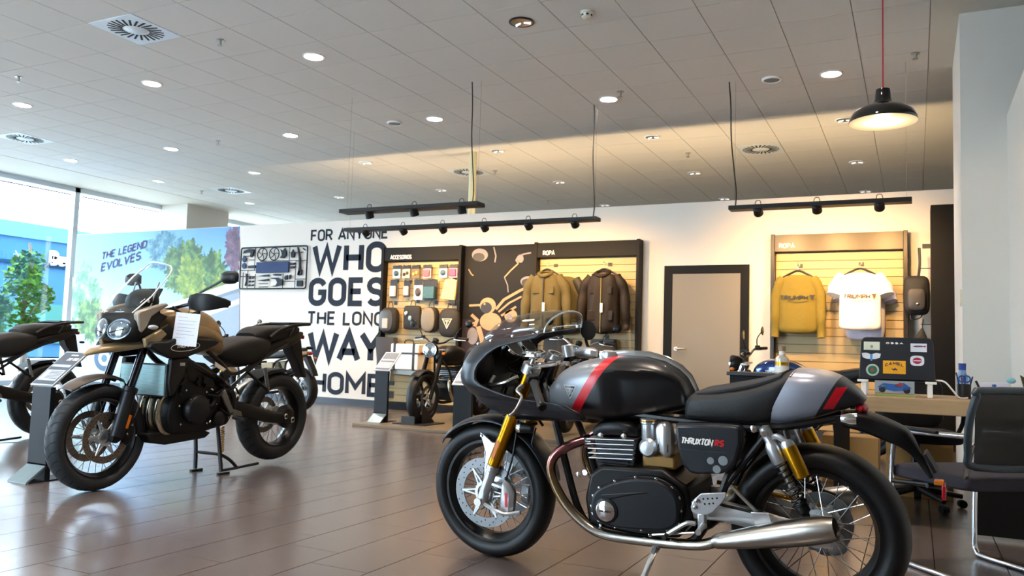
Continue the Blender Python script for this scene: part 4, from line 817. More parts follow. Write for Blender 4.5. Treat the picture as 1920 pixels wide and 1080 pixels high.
cw = MB().body(dense([((-.638, .904), (-.538, .703), .124), ((-.70, .903), (-.60, .703), .128), ((-.75, .894), (-.665, .718), .12), ((-.80, .874), (-.74, .742), .102), ((-.84, .845), (-.805, .766), .075), ((-.868, .815), (-.855, .785), .04), ((-.875, .803), (-.868, .793), .01)]), 36, .62).build('tail_cowl', M_cowl, TX, 50)
tl = MB().ell((-.858, 0, .772), (.022, .045, .02), 14, 8).build('tail_light', M_redl, TX)
ph_ = MB().body(dense([((-.80, .755), (-.80, .70), .05), ((-.87, .76), (-.86, .69), .055), ((-.985, .717), (-.955, .655), .05), ((-1.02, .685), (-.995, .635), .035), ((-1.05, .62), (-1.03, .60), .014), ((-1.085, .545), (-1.07, .54), .010)]), 20, .5).build('plate_holder', M_plast, TX, 50)
MB().box((-1.075, 0, .60), (.012, .09, .07), Matrix.Rotation(.5, 3, 'Y')).build('plate_lamp_bracket', M_plast, ph_, bev=.003); MB().box((-1.10, 0, .53), (.03, .03, .016)).build('reflector', M_amber, ph_, bev=.003); MB().box((-1.115, 0, .50), (.012, .06, .05)).build('rear_reflector', M_redl, ph_, bev=.003)
for s in (1, -1):
    i_ = MB().lathe([(0, -.03), (.016, -.03), (.024, .0), (.024, .022), (.0, .026)], (-.835, s*.115, .748), (-1, 0, 0), 18).build('rear_indicator', M_chrome, TX); MB().cyl((-.83, s*.05, .742), (-.83, s*.10, .747), .007, 8).build('indicator_stalk', M_plast, i_)
    i_ = MB().lathe([(0, -.05), (.016, -.05), (.022, -.01), (.022, .016), (.02, .02), (0, .022)], (.46, s*.15, .625), (1, 0, 0), 18).build('front_indicator', M_plast, TX); MB().lathe([(.023, .0), (.024, .01), (.022, .02), (0, .024)], (.46, s*.15, .625), (1, 0, 0), 18).build('indicator_bezel', M_chrome, i_); MB().cyl((.44, s*.06, .63), (.45, s*.14, .626), .007, 8).build('indicator_stalk', M_plast, i_)
# frame
fr = MB()
for s in (1, -1):
    fr.tube(catmull([(.42, s*.03, .82), (.335, s*.09, .66), (.27, s*.12, .48), (.215, s*.12, .30), (.14, s*.11, .225), (-.05, s*.11, .215), (-.24, s*.11, .225), (-.33, s*.12, .33), (-.39, s*.12, .46), (-.46, s*.12, .665)], 5), .016, 8)
    fr.tube(catmull([(.42, s*.03, .80), (.2, s*.07, .72), (-.1, s*.09, .70), (-.45, s*.11, .69), (-.62, s*.11, .705), (-.78, s*.08, .74)], 4), .014, 8); fr.tube([(-.39, s*.12, .46), (-.56, s*.13, .685)], .012, 8)
fr.lathe([(.03, -.06), (.03, .08)], (.425, 0, .82), (-.4, 0, .9), 16); fr.build('frame', M_frame, TX)
sw = MB()
for s in (1, -1): sw.body(dense([((-.27, .40), (-.27, .33), .02), ((-.42, .405), (-.42, .33), .022), ((-.6, .375), (-.6, .30), .02), ((-.77, .355), (-.77, .285), .02)]), 12, .5, s*.12)
sw.tube([(-.36, -.12, .37), (-.36, .12, .37)], .03, 10); sw.build('swingarm', M_alum, TX, 50)
# engine
en = MB().prism([(.16, .25), (.175, .36), (.15, .46), (.10, .50), (-.16, .51), (-.26, .45), (-.28, .33), (-.22, .25), (-.05, .235)], -.16, .15).build('crankcase', M_eng, TX, bev=.015)
pc_ = [(.134, .34), (.126, .384), (.098, .42), (.028, .455), (-.062, .479), (-.149, .482), (-.212, .455), (-.242, .418), (-.247, .368), (-.236, .316), (-.187, .287), (-.08, .274), (.032, .269), (.105, .285), (.128, .31)]
P3 = [(v.x, v.z) for v in catmull([(a, 0, b) for a, b in pc_], 4, True)]
cv = MB().prism(P3, .15, .175).prism(P3, .175, .198, shrink=.93).build('engine_cover', M_engm, TX, 50, bev=.006); cx, cz = -.05, .375
bolts(cv, [(cx+(a-cx)*.97, cz+(b-cz)*.97) for a, b in pc_[::1]], .178, .007)
MB().prism([(.08, .40), (-.10, .432), (-.13, .43), (-.03, .405), (.07, .375)], .19, .2035).build('cover_rib', M_engm, cv, bev=.006)
MB().lathe([(.05, 0), (.05, .012), (.042, .014)], (.058, .19, .336), (0, 1, 0), 28).build('badge_ring', M_eng, cv); bd_ = MB().lathe([(.04, 0), (.04, .017), (.034, .02), (0, .021)], (.058, .19, .336), (0, 1, 0), 28).build('clutch_badge', M_chrome, cv)
mb = MB(); text(mb, 'TRIUMPH', lambda u, v, d: (.058+.024-u, .2115+d, .331+v), .009, .2, .2, .048, depth=.0008); mb.build('badge_lettering', M_eng, cv, 0)
cy = MB().prism([(.13, .46), (-.03, .46), (-.045, .61), (.14, .60)], -.115, .115).build('cylinder_block', M_eng, TX, bev=.006)
for k in range(5):
    z = .528+.019*k; MB().prism([(.155+.008*k/4, z-.004), (-.035-.002*k, z+.006), (-.035-.002*k, z+.010), (.155+.008*k/4, z)], -.145, .145).build('cooling_fin', M_alum, cy, 0, bev=.0015)
for k in range(6): MB().bx(-.012, .122, -.128, .128, .452+.0125*k, .4565+.0125*k).build('cooling_fin', M_eng, cy, 0)
MB().body(dense([((.15, .645), (.15, .605), .11), ((.11, .675), (.11, .61), .13), ((.05, .685), (.05, .615), .135), ((-.02, .675), (-.02, .615), .13), ((-.045, .65), (-.045, .615), .11)]), 20, .45).build('cam_cover', M_engm, TX, 50)
MB().lathe([(0, .0), (.012, .0), (.012, .012), (0, .012)], (.18, .12, .46), (0, 1, 0), 10).build('engine_bolt', M_chrome, TX); bolts(TX, [(.205, .45), (.1, .62), (.0, .625)], .14, .012)
for s in (1, -1):
    tb_ = MB().lathe([(.028, -.045), (.03, -.04), (.03, .02), (.034, .024), (.034, .04), (0, .042)], (-.09, s*.10, .655), (0, 0, 1), 20).build('throttle_body', M_alum, TX); MB().lathe([(.035, .03), (.035, .036)], (-.09, s*.10, .655), (0, 0, 1), 20).build('gold_band', M_gold, tb_)
    MB().lathe([(0, .018), (.028, .016), (.038, .004), (.038, -.03)], (-.095, s*.125, .585), (0, s, 0), 24).build('throttle_cap', M_alum, tb_)
    MB().body(dense([((-.135, .675), (-.135, .62), .02), ((-.15, .69), (-.15, .57), .028), ((-.175, .69), (-.175, .555), .03), ((-.195, .67), (-.195, .57), .02)]), 14, .5, s*.125).build('intake_shroud', M_alum, TX, 50)
    MB().prism([(-.145, .61), (-.185, .61), (-.185, .58), (-.145, .585)], s*.148, s*.152).build('intake_mesh', M_dark, tb_, 0)
MB().bx(-.20, -.06, -.11, .11, .50, .56).build('starter_housing', mat('gold_case', '#8d6b3a', .4, .6), TX, bev=.012)
# exhaust
mh = mat('heat_tinted_steel', '#8f877c', .22, 1., var=.05); nt = mh.node_tree; b = nt.nodes['Principled BSDF']; tc = N(nt, 'ShaderNodeTexCoord'); sx = N(nt, 'ShaderNodeSeparateXYZ'); nt.links.new(tc.outputs['Object'], sx.inputs[0]); rp = N(nt, 'ShaderNodeValToRGB'); nt.links.new(sx.outputs[2], rp.inputs[0])
for i, (p, c) in enumerate(((.24, '#b4b0a8'), (.36, '#a08c66'), (.46, '#93755a'), (.53, '#8d5a58'), (.58, '#a8727c'))):
    e = rp.color_ramp.elements[i] if i < 2 else rp.color_ramp.elements.new(p); e.position = p; e.color = lin(c)+(1,)
nt.links.new(rp.outputs[0], b.inputs['Base Color'])
for s in (1, -1):
    ex = MB().tube(catmull([(.15, s*.075, .582), (.20, s*.10, .582), (.255, s*.14, .56), (.302, s*.16, .522), (.318, s*.165, .468), (.292, s*.165, .39), (.233, s*.165, .31), (.15, s*.165, .25), (.069, s*.165, .228), (-.067, s*.165, .228), (-.2, s*.17, .236), (-.32, s*.185, .253), (-.39, s*.20, .283)], 5), .0205, 14).build('exhaust_header', mh, TX, 60)
    MB().lathe([(.0215, -.012), (.027, -.012), (.027, .012), (.0215, .012)], (.185, s*.093, .583), (.8, s*.5, 0), 16, True).build('header_clamp', M_chrome, ex)
    d0 = Vector((-.37, s*.197, .275)); d1 = Vector((-.80, s*.225, .392)); ax = d1-d0; L = ax.length
    mf = MB().lathe([(.021, 0), (.026, .01), (.03, .04), (.040, .16), (.047, .28), (.0485, .35), (.0455, L-.03), (.040, L), (.034, L), (.034, L-.05)], d0, ax, 32).build('silencer', M_steel, TX, 50); MB().lathe([(0, L-.049), (.035, L-.049)], d0, ax, 24).build('silencer_core', M_dark, mf, 0)
    MB().prism([(-.50, .395), (-.565, .40), (-.575, .365), (-.515, .345)], s*.165, s*.172).build('silencer_bracket', M_alum, TX, bev=.002)
    rs_ = MB().prism([(-.286, .395), (-.30, .425), (-.325, .449), (-.418, .463), (-.42, .448), (-.405, .425), (-.37, .385), (-.345, .372), (-.306, .368), (-.288, .378)], s*.192, s*.199).build('heel_plate', M_alum, TX, bev=.003)
    h_ = MB()
    for x, z in ((-.335, .43), (-.352, .433), (-.369, .436), (-.386, .439), (-.34, .412), (-.357, .415), (-.372, .418)): h_.lathe([(0, 0), (.0038, 0)], (x, s*.1995, z), (0, s, 0), 8)
    tag(h_.build('plate_holes', M_dark, rs_, 0), None, None, kind='stuff'); bolts(rs_, [(-.313, .42), (-.305, .395)], s*.2, .009, s=s)
    MB().cyl((-.33, s*.18, .33), (-.345, s*.30, .335), .011, 10).build('foot_peg', M_alum, TX); MB().box((-.325, s*.185, .345), (.03, .03, .06)).build('peg_mount', M_alum, TX, bev=.006)
    # shocks
    a = Vector((-.556, s*.15, .685)); bb = Vector((-.69, s*.145, .395)); d = (bb-a).normalized()
    sh = MB().lathe([(0, -.028), (.02, -.02), (.022, .0), (.02, .03), (.026, .045), (.029, .06), (.029, .10), (.026, .115), (.018, .12)], a, d, 18).build('shock_absorber', M_alum, TX)
    helix(a+d*.115, a+d*.285, .024, 8, .0045).build('spring', M_eng, sh); MB().cyl(a+d*.11, a+d*.22, .016, 12).build('damper_body', M_steel, sh); MB().cyl(a+d*.2, bb, .008, 10).build('damper_rod', M_chrome, sh); MB().lathe([(.02, .265), (.024, .275), (.024, .30), (.014, .31), (.012, .33), (0, .33)], a, d, 16).build('spring_collar', M_eng, sh)
    MB().lathe([(0, -.01), (.011, -.01), (.011, .01), (0, .01)], a+Vector((0, s*.02, 0)), (0, s, 0), 12).build('shock_bolt', M_chrome, sh)
    o_ = Vector((-.062, s*.02, 0)); MB().lathe([(0, .035), (.022, .037), (.026, .05), (.026, .155), (.022, .16), (0, .16)], a+o_, d, 18).build('reservoir', M_gold, sh); MB().lathe([(0, .02), (.018, .022), (.024, .036), (.024, .05)], a+o_, d, 18).build('reservoir_cap', M_alum, sh); MB().tube(catmull([a+d*.03, a+d*.02+Vector((-.03, s*.012, .01)), a+o_+d*.028], 4), .011, 8).build('reservoir_arm', M_alum, sh)
    bolts(TX, [(-.505, .69)], s*.125, .014, s=s)
    pn = [(-.214, .694), (-.30, .70), (-.413, .706), (-.46, .703), (-.472, .69), (-.471, .64), (-.452, .575), (-.424, .533), (-.39, .517), (-.30, .507), (-.268, .51), (-.238, .544), (-.224, .604)]
    sp_ = MB().prism(pn, s*.10, s*.15).prism(pn, s*.15, s*.168, shrink=.94).build('side_panel', M_fair, TX, 50, bev=.008)
    MB().bx(-.412, -.236, s*.1665-.0015, s*.1665+.0015, .60, .603).build('panel_crease', mat('crease_grey', '#3a414a', .3), sp_, 0)
    mb = MB(); sg = -1 if s > 0 else 1; x0_ = -.243 if s > 0 else -.365
    text(mb, 'THRUXTON', lambda u, v, d: (x0_+sg*u, s*(.1685+d), .622+v), .026, .2, .18, .118, slant=.2, depth=.001); mb.build('lettering', M_letw, sp_, 0)
    mb = MB(); x1_ = -.372 if s > 0 else -.236; text(mb, 'RS', lambda u, v, d: (x1_+sg*u, s*(.1685+d), .622+v), .026, .24, .3, .03, slant=.2, depth=.001); mb.build('lettering', M_red, sp_, 0)
    for x, z, r in ((-.355, .567, .0135), (-.402, .572, .018), (-.378, .538, .015)): MB().lathe([(0, .002), (r, .002), (r, -.002)], (x, s*.168, z), (0, s, 0), 18).build('panel_vent', mat('vent_mesh', '#8d979c', .35, .8, bump=.8, bscale=500), sp_)
    # bars
    gx, gy, gz = (.25, .36, .765) if s > 0 else (.355, -.37, .892); rx, ry, rz_ = (.435, .12, .872) if s > 0 else (.43, -.12, .90)
    hb = MB().tube([(rx, ry, rz_), (gx, gy, gz)], .0115, 10).build('handlebar', M_frame, TX); k0 = .42; P0 = Vector((rx, ry, rz_)); P1 = Vector((gx, gy, gz)); g0 = P0+(P1-P0)*k0
    MB().tube([g0, g0+(P1-g0)*.06, P1], [.02, .0165, .0165], 14).build('grip', M_rubber, hb); MB().lathe([(0, -.004), (.019, -.004), (.019, .014), (.014, .02), (0, .02)], P1, P1-P0, 14).build('bar_end', M_eng, hb)
    MB().box(P0+(P1-P0)*.30, (.05, .035, .045), (P1-P0).to_track_quat('Y', 'Z').to_matrix()).build('switch_block', M_plast, hb, bev=.008); MB().lathe([(.031, -.02), (.04, -.02), (.04, .02), (.031, .02)], (rx, ry*.9, rz_), (-.4, 0, .92), 18, True).build('bar_clamp', M_alum, hb)
    e = Vector((.035, 0, -.015)); q0 = P0+(P1-P0)*.34+e*1.4; MB().tube(catmull([q0, q0+Vector((.012, s*.03, -.02)), P0+(P1-P0)*.62+e*2.0, P0+(P1-P0)*.86+e*3.2, P1+e*4.2+Vector((0, 0, .01))], 4), [.010]*5+[.008]*6+[.0065]*5+[.009], 8, sx=.7).build('lever', M_alum, hb)
MB().ell(Vector((.40, -.17, .925)), (.016, .02, .014), 12, 8).build('kill_switch', M_red, TX)
mr_ = MB().lathe([(0, -.014), (.03, -.012), (.044, -.003), (.047, .004), (.043, .006)], (.395, -.385, 1.004), (-1, .5, .12), 26).build('mirror', M_eng, TX); MB().lathe([(.043, .005), (0, .0055)], (.395, -.385, 1.004), (-1, .5, .12), 26).build('mirror_glass', M_mirror, mr_, 0); MB().tube(catmull([(.36, -.375, .90), (.395, -.385, .925), (.41, -.388, .965)], 4), .0075, 8).build('mirror_stem', M_eng, mr_)
for y in (.062, -.062):
    ck = MB().lathe([(0, -.05), (.03, -.048), (.046, -.02), (.047, .012), (.044, .016)], (.55, y, .945), (-.72, 0, .7), 26).build('instrument', M_eng, TX); MB().lathe([(.044, .006), (.051, .008), (.051, .018), (.044, .018)], (.55, y, .945), (-.72, 0, .7), 26, True).build('instrument_bezel', M_chrome, ck); MB().lathe([(0, .010), (.045, .010)], (.55, y, .945), (-.72, 0, .7), 26).build('dial_face', mat('dial', '#2a2a2c', .3, var=.5, scale=60), ck, 0)
    MB().lathe([(0, .009), (.012, .009), (.014, .0), (.014, -.02)], (.425, y*1.7, .905), (-.4, 0, .92), 14).build('fork_cap', M_chrome, TX)
MB().prism([(.43, .14), (.47, .13), (.49, .05), (.49, -.05), (.47, -.13), (.43, -.14), (.37, -.06), (.36, 0), (.37, .06)], .875, .895, 'xy').build('top_yoke', M_chrome, TX, bev=.006)
MB().prism([(.53, .13), (.56, .05), (.56, -.05), (.53, -.13), (.47, -.05), (.47, .05)], .685, .72, 'xy').build('lower_yoke', M_eng, TX, bev=.006)
MB().lathe([(.0, .0), (.026, .0), (.026, .05), (.022, .055), (0, .055)], (.36, -.11, .905), (.2, 0, 1), 18).build('fluid_reservoir', M_alum, TX); MB().body([((.36, .93), (.36, .90), .02), ((.34, .945), (.34, .895), .03), ((.28, .94), (.28, .895), .03), ((.26, .93), (.26, .90), .015)], 14, .6, -.19).build('brake_reservoir', M_alum, TX)
MB().bx(.44, .52, -.05, .05, .905, .94).build('cockpit_panel', M_chrome, TX, bev=.012)
for y0, y1, z in ((.07, -.05, .93), (.04, .12, .84), (-.03, -.14, .86), (.10, .0, .79)): MB().tube(catmull([(.56, y0, z), (.60, (y0+y1)/2, z-.08), (.50, y1, z-.12), (.44, y1*.8, z-.18)], 4), .006, 6).build('cable', M_plast, TX)
MB().tube(catmull([(.63, .09, .83), (.62, .14, .80), (.54, .16, .815), (.48, .14, .84)], 4), .009, 8).build('fairing_stay', M_steel, TX)
MB().tube(catmull([(.52, .07, .66), (.53, .11, .50), (.575, .10, .38)], 5), .005, 6).build('brake_hose', M_plast, TX); MB().tube(catmull([(.42, .10, .62), (.43, .12, .55), (.40, .11, .52)], 4), .004, 6).build('loom', M_plast, TX)
# controls and stand
MB().tube(catmull([(-.20, .215, .285), (-.235, .215, .31), (-.275, .21, .335), (-.305, .205, .335)], 4), .009, 8).build('gear_lever', M_alum, TX); MB().cyl((-.198, .205, .283), (-.198, .25, .28), .009, 10).build('gear_peg', M_rubber, TX); MB().cyl((-.13, .19, .265), (-.30, .2, .30), .005, 8).build('gear_rod', M_steel, TX)
MB().tube(catmull([(-.13, .12, .235), (-.115, .19, .15), (-.085, .285, .045)], 4), [.014, .013, .012, .012, .012, .011, .011, .011, .01], 8).build('side_stand', M_alum, TX); MB().prism([(-.10, .26), (-.06, .26), (-.05, .32), (-.11, .32)], .028, .038, 'xy').build('stand_foot', M_alum, TX, bev=.003); MB().tube(catmull([(-.15, .13, .22), (-.13, .2, .17), (-.115, .235, .12)], 3), .004, 6).build('stand_spring', M_steel, TX)
MB().body(dense([((-.66, .26), (-.66, .22), .012), ((-.69, .285), (-.70, .19), .022), ((-.76, .29), (-.77, .20), .022), ((-.79, .27), (-.79, .22), .012)]), 14, .5, -.095).build('rear_caliper', M_alum, TX)
MB().tube([(-.42, .135, .475), (-.52, .14, .385)], .0075, 8).build('brace_rod', M_steel, TX); MB().tube([(-.52, .14, .385), (-.36, .135, .40)], .006, 8).build('brace_rod', M_frame, TX); MB().lathe([(0, .0), (.018, .0), (.018, .016), (.008, .02), (0, .02)], (-.522, .135, .384), (0, 1, 0), 14).build('pivot_cap', M_eng, TX)
MB().prism([(-.45, .50), (-.75, .42), (-.80, .36), (-.75, .40), (-.5, .47)], -.125, -.115).build('chain_guard', M_plast, TX); MB().tube([(-.30, -.10, .42), (-.70, -.10, .375)], .009, 6).build('chain', M_gold, TX); MB().tube([(-.30, -.10, .33), (-.70, -.10, .255)], .009, 6).build('chain', M_gold, TX)
bolts(TX, [(-.285, .24), (-.17, .245), (.1, .262), (-.11, .252)], .16, .008)
# ------------------------------------------------------------------ the adventure bike on its centre stand
TG = thing('motorcycle', 'tan and black adventure motorcycle with tall windscreen and price card on its centre stand', 'motorcycle', (-4.493, 4.176, 0), (0, 0, radians(-90)))
M_tan = mat('tan_metallic', '#927c5a', .3, .4, var=.06); M_tan2 = mat('grey_tan_satin', '#948b7e', .4, .25, var=.06); M_head = mat('header_steel', '#b3ab96', .25, 1.)
wheel(TG, 'front_wheel', .76, .325, .325, .062, .247, 32, (1, -1), mt=M_tyre2, ms=mat('spoke_dark', '#55585c', .3, .9), tread=34, dm=mat('disc_bronze', '#8d7f70', .3, 1.))
wheel(TG, 'rear_wheel', -.76, .37, .34, .085, .235, 32, (-1,), mt=M_tyre2, ms=MATS['spoke_dark'], tread=30, dr=.14, hubr=.06, dm=MATS['disc_bronze'])
for s in (1, -1):
    f = fork(TG, (.725, .33), (.642, .63), (.545, .93), s*.12, .041, .026, M_engm, mat('stanchion', '#3c3d44', .12, 1.))
    MB().body([((.745, .37), (.755, .30), .02), ((.70, .41), (.72, .29), .03), ((.66, .42), (.68, .31), .02)], 12, .6, s*.115).build('axle_clamp', M_engm, f, 50)
    MB().box((.665, s*.152, .42), (.02, .004, .085), Matrix.Rotation(radians(-16), 3, 'Y')).build('reflector', M_amber, f, bev=.005)
    MB().body([((.64, .43), (.66, .29), .012), ((.61, .45), (.635, .27), .028), ((.58, .42), (.60, .28), .012)], 14, .6, s*.10).build('brake_caliper', M_eng, TG, 50); MB().tube(catmull([(.60, s*.12, .60), (.585, s*.13, .52), (.60, s*.115, .44)], 4), .005, 6).build('brake_hose', M_steel, TG); bolts(TG, [(.70, .39), (.665, .345), (.63, .40), (.60, .33)], s*.146, .007, s=s)
    MB().prism([(.66, .66), (.60, .60), (.575, .48), (.60, .40), (.62, .50), (.64, .58)], s*.08, s*.088).build('fork_guard', M_plast, TG)
def fend2(u, v):
    a = radians(50+62*u); t = (v-.5)*pi*.9; w_ = .085*(.55+.45*sin(pi*min(1, .15+u))); r = .35+.03*cos(t)+.012*(1-u); return (.76+r*cos(a), w_*sin(t), .325+r*sin(a))
MB().grid(fend2, 20, 12).build('front_fender', [mat('umber_plastic', '#463d35', .45), M_fin], TG, 50, solid=.004)
# nose
MB().body(dense([((.885, .83), (.882, .815), .012), ((.82, .868), (.81, .832), .06), ((.72, .89), (.70, .845), .105), ((.60, .905), (.58, .868), .15), ((.49, .935), (.47, .89), .185), ((.42, .96), (.40, .92), .195)]), 22, .6).build('beak', M_tan, TG, 40)
MB().body(dense([((.70, 1.03), (.72, .94), .15), ((.66, 1.09), (.67, .91), .185), ((.58, 1.13), (.58, .91), .19), ((.50, 1.15), (.50, .94), .18)]), 26, .55).build('headlight_shell', M_plast, TG, 40)
for s in (1, -1):
    o = MB().ell((.712, s*.082, .985), (.03, .077, .062), 20, 12, Matrix.Rotation(s*.3, 3, 'Z') @ Matrix.Rotation(-.25, 3, 'Y') @ Matrix.Rotation(s*.25, 3, 'X')).build('headlight', M_lens, TG, 60)
    mb = MB(); R_ = Matrix.Rotation(s*.3, 3, 'Z') @ Matrix.Rotation(-.25, 3, 'Y') @ Matrix.Rotation(s*.25, 3, 'X'); mb.tube([Vector((.716, s*.082, .985))+R_ @ Vector((.006, .078*cos(a), .063*sin(a))) for a in [2*pi*i/24 for i in range(24)]], .0045, 6, True); mb.build('light_ring', mat('drl_white', '#8fa2b0', .2, .4), o)
    MB().box((.74, s*.085, .975), (.012, .10, .008), R_).build('light_bar', M_plast, o, bev=.003)
    MB().prism([(.684, 1.078), (.673, 1.10), (.58, 1.135), (.47, 1.165), (.45, 1.15), (.503, 1.12), (.58, 1.07), (.61, 1.0), (.645, .965), (.664, .986)], s*.15, s*.195).build('nose_panel', M_tan2, TG, bev=.01)
    MB().prism([(.60, 1.06), (.50, 1.10), (.44, 1.08), (.50, 1.02), (.60, .97)], s*.16, s*.175).build('nose_inner', M_plast, TG, bev=.004)
    MB().prism([(.64, .93), (.518, .997), (.474, .965), (.538, .90), (.577, .885), (.62, .875)], s*.185, s*.22).build('shroud', M_tan, TG, bev=.008)
    MB().prism([(.54, .98), (.46, 1.03), (.40, 1.0), (.42, .94), (.50, .93)], s*.19, s*.205).build('shroud_inner', M_plast, TG, bev=.004)
    fp = [(.62, .885), (.60, .92), (.50, .915), (.40, .955), (.25, .94), (.10, .94), (.07, .92), (.12, .895), (.22, .86), (.34, .815), (.405, .76), (.45, .60), (.43, .565), (.36, .60), (.37, .70), (.46, .80), (.547, .838)]
    sfp = MB().prism([(.63, .88), (.61, .915), (.50, .92), (.40, .955), (.25, .945), (.10, .94), (.06, .925), (.10, .90), (.20, .865), (.32, .825), (.45, .81), (.56, .845)], s*.20, s*.258).build('side_fairing', M_plast, TG, bev=.012)
    MB().prism([(.44, .81), (.30, .82), (.33, .70), (.40, .58), (.43, .57), (.45, .66)], s*.195, s*.235).build('radiator_cowl', M_plast, TG, bev=.01)
    mb = MB(); sg = -1 if s > 0 else 1; text(mb, 'TRIUMPH', lambda u, v, d: ((.43 if s > 0 else .29)+sg*u, s*(.2595+d), .876+v+u*.10*(1 if s > 0 else -1)), .026, .22, .18, .13, slant=.15, depth=.001)
    L_, R2 = ribbon([(.36+.115*cos(i*pi/16), .889+.028*sin(i*pi/16)-.1*.115*cos(i*pi/16)) for i in range(33)], .003); n = len(L_); mb.add([(p.x, s*.2605, p.y) for p in L_]+[(p.x, s*.2605, p.y) for p in R2], [(i, i+1, n+i+1, n+i) for i in range(n-1)]); mb.build('lettering', M_letw, sfp, 0)
    MB().bx(.335, .375, s*.2365-.001, s*.2365+.001, .765, .785).build('capacity_badge', mat('badge_silver', '#b8b8b4', .3, .6), sfp, bev=.0)
    MB().body(dense([((.30, .98), (.28, .93), .01), ((.2, 1.03), (.2, .95), .018), ((.06, 1.0), (.06, .94), .016), ((-.02, .95), (-.02, .92), .006)]), 14, .5, s*.19).build('tank_flank', M_tan, TG, 40)
    MB().prism([(.02, .76), (-.10, .70), (-.10, .73), (.02, .79)], s*.17, s*.176).build('warning_label', CW, TG)
    # frame, footrests
    MB().tube(catmull([(.45, s*.05, .93), (.25, s*.15, .80), (.05, s*.17, .70), (-.16, s*.16, .58), (-.2, s*.15, .42)], 5), .02, 10).build('frame_spar', M_frame, TG)
    MB().tube(catmull([(.05, s*.13, .86), (-.06, s*.15, .78), (-.2, s*.14, .70), (-.45, s*.13, .80), (-.75, s*.12, .93)], 4), .014, 8).build('subframe_tube', M_frame, TG)
    MB().tube([(-.14, s*.16, .60), (-.55, s*.14, .87)], .012, 8).build('subframe_tube', M_frame, TG); MB().tube([(-.26, s*.2, .72), (-.47, s*.2, .585)], .012, 8).build('footrest_hanger', M_eng, TG); MB().tube([(-.435, s*.2, .745), (-.485, s*.2, .58)], .013, 8).build('footrest_hanger', mat('dull_steel', '#6c6a68', .4, .7), TG)
    MB().prism([(-.06, .60), (-.02, .57), (-.12, .42), (-.24, .40), (-.22, .44), (-.14, .46)], s*.19, s*.205).build('heel_guard', mat('dull_steel', '#6c6a68'), TG, bev=.005); MB().cyl((-.15, s*.2, .40), (-.15, s*.31, .39), .013, 10).build('foot_peg', M_rubber, TG)
    # bars
    hb = MB().tube(catmull([(.33, 0, 1.125), (.33, s*.10, 1.14), (.29, s*.25, 1.175), (.23, s*.43, 1.17)], 5), .012, 10).build('handlebar', M_frame, TG)
    MB().tube([(.268, s*.31, 1.173), (.215, s*.46, 1.168)], .0175, 14).build('grip', M_rubber, hb)
    rgs = []
    for x, y, z0, z1, dx in ((.30, .235, 1.15, 1.20, .02), (.355, .28, 1.135, 1.222, .03), (.375, .36, 1.12, 1.235, .03), (.35, .44, 1.125, 1.232, .03), (.28, .51, 1.15, 1.205, .02), (.25, .525, 1.165, 1.19, .012)): rgs.append([(x+dx*.5, s*y, z0), (x+dx, s*y, (z0+z1)/2), (x+dx*.6, s*y, z1), (x-dx*.3, s*(y-.005), z1), (x, s*(y-.01), (z0+z1)/2), (x-dx*.3, s*(y-.005), z0)])
    MB().loft(rgs).build('hand_guard', M_plast, hb, 40, bev=.003); MB().tube(catmull([(.31, s*.25, 1.165), (.345, s*.31, 1.16), (.31, s*.44, 1.16)], 4), .006, 6).build('lever', M_alum, hb)
    ms_ = Vector((.20, s*.47, 1.352)) if s > 0 else Vector((.22, -.42, 1.345)); mr_ = MB().body([((ms_.x+.006, ms_.z+.03), (ms_.x+.006, ms_.z-.03), .055), ((ms_.x+.02, ms_.z+.042), (ms_.x+.02, ms_.z-.046), .078), ((ms_.x+.035, ms_.z+.035), (ms_.x+.035, ms_.z-.038), .07), ((ms_.x+.05, ms_.z+.015), (ms_.x+.05, ms_.z-.02), .035)], 22, .7, ms_.y).build('mirror', M_plast, TG, 50); MB().tube(catmull([(.29, s*.26, 1.185), (.29, s*.27, 1.235), (ms_.x+.05, ms_.y-s*.10, 1.30), (ms_.x+.03, ms_.y-s*.03, ms_.z-.01)], 4), .0075, 8).build('mirror_stem', M_frame, mr_); MB().box((ms_.x+.003, ms_.y, ms_.z-.002), (.004, .12, .06)).build('mirror_glass', M_mirror, mr_, bev=.002)
    i_ = MB().ell((.60, s*.235, 1.005), (.035, .025, .016), 12, 8).build('indicator', mat('indicator_clear', '#b9bcc0', .15, .5), TG); MB().cyl((.58, s*.17, 1.0), (.60, s*.22, 1.005), .008, 8).build('indicator_stalk', M_plast, i_)
# windscreen
def scr2(u, v):
    t = (v-.5)*2; w_ = lerp(u, [(0, .14), (.35, .18), (.8, .165), (.93, .14), (1, .10)]); x = .74-.30*u-.06*t*t; z = 1.09+.345*u-.02*t*t*u; return (x, w_*t, z)
ws = MB().grid(scr2, 18, 14).build('windscreen', M_screen, TG, 60, solid=.004)
MB().tube([scr2(i/18, 0) for i in range(19)]+[scr2(1, i/10) for i in range(1, 10)]+[scr2(1-i/18, 1) for i in range(19)], .0045, 6).build('screen_rim', mat('screen_edge_white', '#d5dde2', .15), ws)
MB().ell((.50, 0, 1.17), (.10, .11, .085), 20, 12, Matrix.Rotation(.4, 3, 'Y')).build('dash_binnacle', M_plast, TG, 50); MB().box((.44, 0, 1.215), (.012, .17, .11), Matrix.Rotation(-.5, 3, 'Y')).build('dash_screen', mat('dash_glass', '#14161a', .1), TG, bev=.006)
for s in (1, -1): MB().tube([(.52, s*.10, 1.13), (.47, s*.11, 1.30)], .006, 6).build('screen_stay', M_steel, TG)
bolts(TG, [(.54, 1.10), (.56, 1.17)], .13, .01)
